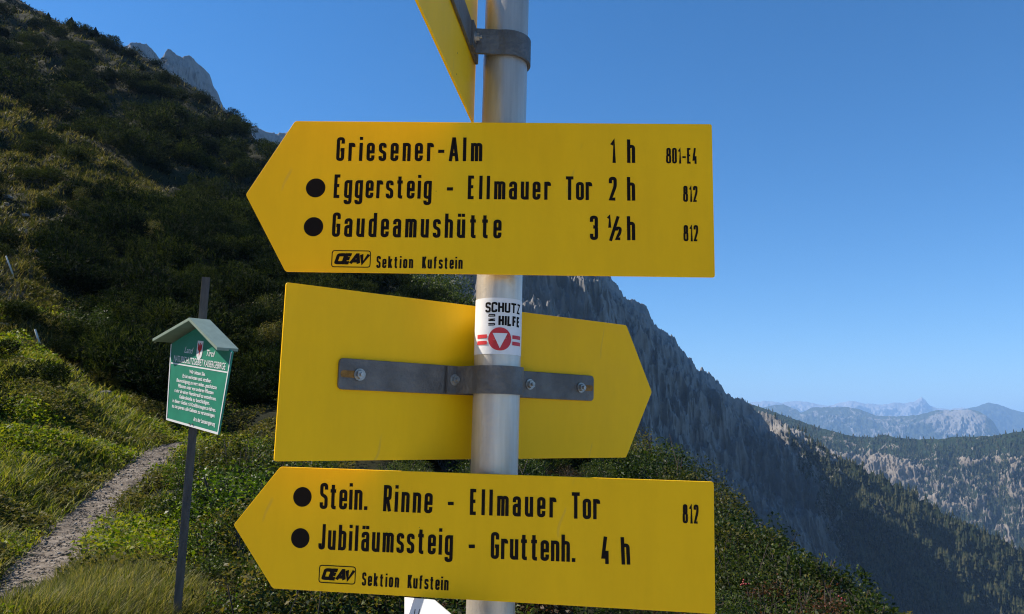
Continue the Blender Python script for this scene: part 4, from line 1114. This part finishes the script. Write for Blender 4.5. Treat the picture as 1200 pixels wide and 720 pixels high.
def write(root, Mx, base, off, lines, dots, logo, stroke=.14):
    mb = MB()
    for text, (ul, vl), (ur, vr), vt, w in lines:
        A = on_plane(ul, vl, base, Mx, off); B = on_plane(ur, vr, base, Mx, off); Tp = on_plane(ul, vt, base, Mx, off)
        wd = math.hypot(B[0] - A[0], B[2] - A[2]); ang = math.atan2(B[2] - A[2], B[0] - A[0])
        text_into(mb, text, A[0], A[2], Tp[2] - A[2], w, off - .0004, wd, ang=ang)
    mb.build('lettering', M['ink'], root)
    for (u, v, rp) in dots:
        c = on_plane(u, v, base, Mx, off); e = on_plane(u + rp, v, base, Mx, off); r = abs(e[0] - c[0])
        d = MB(); d.poly([(c[0] + r * math.cos(2 * math.pi * k / 40), off - .0004, c[2] + r * math.sin(2 * math.pi * k / 40)) for k in range(40)])
        d.build('dot', M['ink'], root)
    (u0, v0), (u1, v1), ang_p = logo                # lower left and upper right corner of the boxed letters
    A = on_plane(u0, v0, base, Mx, off); B = on_plane(u1, v1, base, Mx, off)
    w_, h_ = B[0] - A[0], B[2] - A[2]
    mb = MB(); t = .0011
    out = round_outline([(A[0], A[2]), (B[0], A[2]), (B[0], B[2]), (A[0], B[2])], .004, 5)
    inn = round_outline([(A[0] + t, A[2] + t), (B[0] - t, A[2] + t), (B[0] - t, B[2] - t), (A[0] + t, B[2] - t)], .003, 5)
    for i in range(len(out)):
        j = (i + 1) % len(out); mb.poly([(p[0], off - .0004, p[1]) for p in (out[i], out[j], inn[j], inn[i])])
    x = A[0] + w_ * .06
    for i, (ch, ww) in enumerate((('O', .27), ('E', .20), ('A', .29), ('V', .27))):
        hh = h_ * .66; sw = .29
        q, wd = strokes(ch, hh, sw, None, 0, .30, wide=(w_ * ww / hh - sw) / GL[ch][0])
        for pts, lay in q:
            mb.poly([(x + p[0], off - .0005 - 2e-5 * lay - 1e-4 * (i % 2), A[2] + h_ * .17 + p[1]) for p in pts])
        x += w_ * ww * (.80 if ch != 'A' else .72)
    mb.build('logo', M['ink'], root)

# upper sign, three destinations
s1, Mx, base, _ = sign('direction_sign', 1.9410, -1.82, .41, -.18, .5385, .0578, .1997, .2692, -1, -1, 'yellow left-pointing arrow sign listing Griesener-Alm, Ellmauer Tor and Gaudeamushütte')
w = .132
write(s1, Mx, base, -.0478, [
    ('Griesener-Alm', (393.8, 189), (565, 189.5), 161, w), ('1', (715, 191.4), (722, 191.4), 163.6, w), ('h', (735, 191.4), (743.6, 191.4), 163.6, w), ('801-E4', (780.6, 191.8), (817, 192.3), 173.5, .12),
    ('Eggersteig', (390.8, 232.3), (505.5, 233.4), 204.7, w), ('-', (523, 233.6), (530, 233.6), 205, w), ('Ellmauer', (548, 233.8), (645.5, 234.6), 206, w), ('Tor', (662, 234.8), (694, 235), 207, w), ('2', (713.6, 235.5), (722, 235.5), 207.5, w), ('h', (735, 235.6), (743.6, 235.6), 207.6, w), ('812', (800.6, 236.8), (817.5, 237), 218, .12),
    ('Gaudeamushütte', (388.8, 277.8), (587.5, 279.8), 249.2, w), ('3', (691.4, 281.6), (699.5, 281.6), 253, w), ('½', (713, 281.8), (731, 281.8), 253.4, .12), ('h', (735, 282), (743.6, 282), 253.6, w), ('812', (801, 283), (818.3, 283.2), 264, .12),
    ('Sektion', (441, 314.4), (484, 314.8), 300.2, .15), ('Kufstein', (494.5, 315), (542, 315.6), 300.8, .15)],
    [(370, 220.5, 11.4), (367.5, 266, 11.4)], ((388, 313.4), (435, 294), 0))
bracket(s1, -1, -.18, .18)
# lower sign
s3, Mx, base, _ = sign('direction_sign', 1.5245, -7.96, 1.35, .2, .5263, .0563, .1459, .2624, -1, -1, 'yellow left-pointing arrow sign, lowest of the yellow ones, listing Stein. Rinne and Jubiläumssteig')
write(s3, Mx, base, -.0478, [
    ('Stein.', (374.5, 596.6), (430.5, 598), 566, w), ('Rinne', (448.8, 599.4), (506.5, 602), 568.5, w), ('-', (524.5, 602.4), (532, 602.4), 573, w), ('Ellmauer', (550.5, 603.6), (652, 607), 573, w), ('Tor', (669, 608), (703.4, 609), 577, w), ('812', (800, 613.3), (818.8, 614), 591, .12),
    ('Jubiläumssteig', (373, 644), (530.5, 651), 614, w), ('-', (549, 653.5), (556, 653.5), 622, w), ('Gruttenh.', (575, 655), (674.3, 659), 623.5, w), ('4', (704.8, 661.2), (714, 661.4), 628.8, w), ('h', (728.5, 662), (737.6, 662), 629.6, w),
    ('Sektion', (424, 686.4), (467.5, 689), 670.8, .15), ('Kufstein', (477.5, 689.5), (525.5, 692.4), 673.5, .15)],
    [(354.5, 582.5, 10.8), (352, 630.8, 10.8)], ((373.2, 683), (417.4, 664.2), 0))
bracket(s3, -1, -.18, .18, .016)
# middle sign, seen from its blank back
s2, Mx, base, _ = sign('direction_sign', 1.7109, 35.72, .51, -.3, .5410, .0560, .2026, .2670, 1, 1, 'yellow right-pointing arrow sign showing its blank back with a steel strap')
xl = on_plane(397, 441, base, Mx, .0405)[0]; xr = on_plane(696, 455, base, Mx, .0405)[0]
bracket(s2, 1, xl, xr, fl=(-.053, .090), bolts=(-.0425, .079))
# top sign, edge on, pointing towards the viewer
s4, Mx, base, _ = sign('direction_sign', 2.160, 82.3, 0, 0, .50, .057, .20, .50, 1, -1, 'yellow sign seen almost edge on at the top of the post', .0415)
bracket(s4, 1, -.26, -.005, off=.0415)

# small white arrow below the yellow signs
Mx = rotm(math.radians(-48), math.radians(-12), 0); base = np.array([-.098, .935, 1.408])
ws = empty('arrow_sign', m4(Mx, base)); tag(ws, 'small white arrow sign half hidden under the lowest yellow sign', 'sign')
c0_ = on_plane(474, 702, base, Mx, 0); c1_ = on_plane(508, 703, base, Mx, 0); c2_ = on_plane(528, 718, base, Mx, 0)
cs_ = [on_plane(u, v, base, Mx, 0) for u, v in ((474, 772), (506, 772), (548, 737), (508, 703), (474, 700))]
b = MB(); b.prism_xz([(c[0], c[2]) for c in cs_], 0, .002); zt = cs_[2][2]
b.build('panel', M['white'], ws)
b = MB()
for u in (486.5, 491.5):
    t0 = on_plane(u, 714, base, Mx, 0); b.poly([(t0[0] + dx, -.0004, t0[2] - dz) for dx, dz in ((0, .02), (.0012, .02), (.0012, 0), (0, 0))])
b.build('lettering', M['ink'], ws)
b = MB(); b.prism_xy([(c1_[0] + .01, .002), (c1_[0] + .03, .002), (c1_[0] + .07, .05), (c1_[0] + .05, .05)], zt - .01, zt + .006); b.build('bracket', M['strap'], ws)

# ------------------------------------------------------------------ the green nature reserve board
Mb = rotm(*(math.radians(a) for a in (-38.8, 1.8, 6.8))); Pb = np.array([-2.025, 4.978, 1.89])
board = empty('notice_board', m4(Mb, Pb)); tag(board, 'green notice board with a small gabled roof and white text on a dark post', 'notice board')
prof = [(-.325, -.272), (.325, -.278), (.372, .235), (0, .392), (-.385, .235)]
b = MB(); b.prism_xz(prof, 0, .012); b.build('board', M['green'], board)
b = MB()
def strip(mb, p, q, w, y=-.0012):
    d = Vector((q[0] - p[0], q[1] - p[1])).normalized(); n = Vector((-d.y, d.x)) * w
    mb.poly([(p[0], y, p[1]), (q[0], y, q[1]), (q[0] + n.x, y, q[1] + n.y), (p[0] + n.x, y, p[1] + n.y)])
strip(b, prof[0], prof[1], .014); strip(b, prof[1], prof[2], .010, -.0016); strip(b, prof[4], prof[0], .012, -.0020)
b.build('border', M['white'], board)
b = MB(); strip(b, (-.352, .104), (.350, .104), .009); b.build('underline', M['white'], board)

def font_text(name, txt, x, z, h, width, mat, parent, y=-.0016, align='CENTER', shear=0.0):
    c = bpy.data.curves.new(name, 'FONT'); c.body = txt; c.size = h * 1.37; c.align_x = align; c.fill_mode = 'FRONT'; c.offset = h * (.035 if h < .04 else .012); c.shear = shear
    t = bpy.data.objects.new('temporary', c); COL.objects.link(t)
    bpy.context.view_layer.update()
    me = bpy.data.meshes.new_from_object(t.evaluated_get(bpy.context.evaluated_depsgraph_get()))
    bpy.data.objects.remove(t); bpy.data.curves.remove(c)
    v = np.zeros(len(me.vertices) * 3, np.float32); me.vertices.foreach_get('co', v); v = v.reshape(-1, 3)
    w0 = np.ptp(v[:, 0]); k = width / w0 if width else .75
    V = np.stack([v[:, 0] * k + x, 0 * v[:, 0] + y, v[:, 1] + z], -1)
    me.vertices.foreach_set('co', V.astype(np.float32).ravel()); me.materials.clear(); me.materials.append(mat); me.update()
    return me
def join(name, meshes, mat, parent):
    V = []; F = []; off = 0
    for me in meshes:
        V += [tuple(v.co) for v in me.vertices]; F += [[i + off for i in p.vertices] for p in me.polygons]; off += len(me.vertices); bpy.data.meshes.remove(me)
    me = bpy.data.meshes.new(name); me.from_pydata(V, [], F); me.materials.append(mat); me.update()
    return link(name, me, parent)
T = [font_text('t', 'NATURSCHUTZGEBIET KAISERGEBIRGE', 0, .122, .044, .64, M['white'], board)]
join('heading', T, M['white'], board)
T = []
body = [('Wir bitten Sie,', .20), ('Es ist verboten und strafbar,', .36), ('Beunruhigung zu vermeiden, geschützte', .50), ('Pflanzen oder von anderen Pflanzen', .44), ('mehr als einen Handstrauß zu entnehmen,', .52),
        ('Geländeteile zu beschädigen,', .38), ('in diesem Gebiet mit Kraftfahrzeugen zu fahren,', .54), ('zu campieren, alle Gebiete zu verunreinigen.', .54)]
for i, (t_, wd_) in enumerate(body):
    T.append(font_text('t', t_, 0.0, .062 - i * .0345, .024, wd_, M['white'], board))
join('lettering', T, M['white'], board)
T = []
T.append(font_text('t', 'Amt der Landesregierung', .15, -.232, .026, .26, M['white'], board))
join('signature', T, M['white'], board)
T = [font_text('t', 'Land', -.145, .19, .042, .11, M['white'], board, shear=.3), font_text('t', 'Tirol', .125, .19, .042, .10, M['white'], board, shear=.3)]
join('title', T, M['white'], board)
sh = [(-.036, .28), (-.036, .205), (-.030, .178), (-.012, .158), (0, .152), (.012, .158), (.030, .178), (.036, .205), (.036, .28)]
b = MB(); b.poly([(x - .005, -.0018, z) for x, z in sh]); b.build('shield', M['white'], board)
b = MB()
for poly in ([(-.006, .265), (.006, .268), (.006, .20), (0, .175), (-.006, .20)], [(-.007, .25), (-.026, .268), (-.024, .225), (-.007, .21)], [(.007, .25), (.007, .21), (.024, .225), (.026, .268)]):
    b.poly([(x - .005, -.0024, z) for x, z in poly])
b.build('eagle', M['red'], board)
# roof
b = MB(); t_ = .018
rx = -.075
rf = [(-.405 + rx, .240), (-.409 + rx, .240 + t_), (rx * .5, .412 + t_ * .6), (.414 + rx, .240 + t_), (.410 + rx, .240), (rx * .5, .412 - t_ * .5)]
b.prism_xz(rf, -.082, .062); rf_o = b.build('roof', M['roofmetal'], board)
import bmesh
bm = bmesh.new(); bm.from_mesh(rf_o.data); bmesh.ops.triangulate(bm, faces=[f for f in bm.faces if len(f.verts) > 4]); bmesh.ops.recalc_face_normals(bm, faces=bm.faces); bm.to_mesh(rf_o.data); bm.free()
# post: upright behind the board (world axes), expressed in the board's frame
pp = at_range(225.5, 510, 5.52); tp = at_range(243.5, 326, 5.52)
inv = m4(Mb, Pb).inverted()
px_, py_ = float(pp[0]), float(pp[1]); pz_b = float(height(np.array([px_]), np.array([py_]))[0]) - .3
b = MB(); hw = .025; cyw, syw = math.cos(math.radians(20)), math.sin(math.radians(20))
ring = [(px_ + hw * (sx * cyw - sy * syw), py_ + hw * (sx * syw + sy * cyw)) for sx, sy in ((-1, -1), (1, -1), (1, 1), (-1, 1))]
b.prism_xy(ring, pz_b, float(tp[2])); b.v = [tuple(inv @ Vector(v)) for v in b.v]
b.build('post', M['post'], board, bevel=.002)
for dx in (-.02, .02):
    b = MB(); b.tube([(dx, -.003, -.255), (dx, -.006, -.255)], .006, 8); b.build('screw', M['strap'], board)

# ------------------------------------------------------------------ air between the viewer and the far ranges
HAZE = 9.5e-5
hz = MB(); hz.prism_xy([(-40000, -3000), (40000, -3000), (40000, 30000), (-40000, 30000)], -1012, 760)
hm = bpy.data.materials.new('blue_haze'); hm.use_nodes = True; hn = hm.node_tree.nodes; hl = hm.node_tree.links
hn.remove(hn['Principled BSDF']); pv = hn.new('ShaderNodeVolumePrincipled'); pv.inputs['Color'].default_value = (0.36, 0.62, 1.0, 1); pv.inputs['Density'].default_value = HAZE; pv.inputs['Anisotropy'].default_value = 0.0
hl.new(pv.outputs[0], hn['Material Output'].inputs['Volume'])
ho = hz.build('haze', hm); tag(ho, 'blue haze over the valley and the far ranges', kind='stuff')
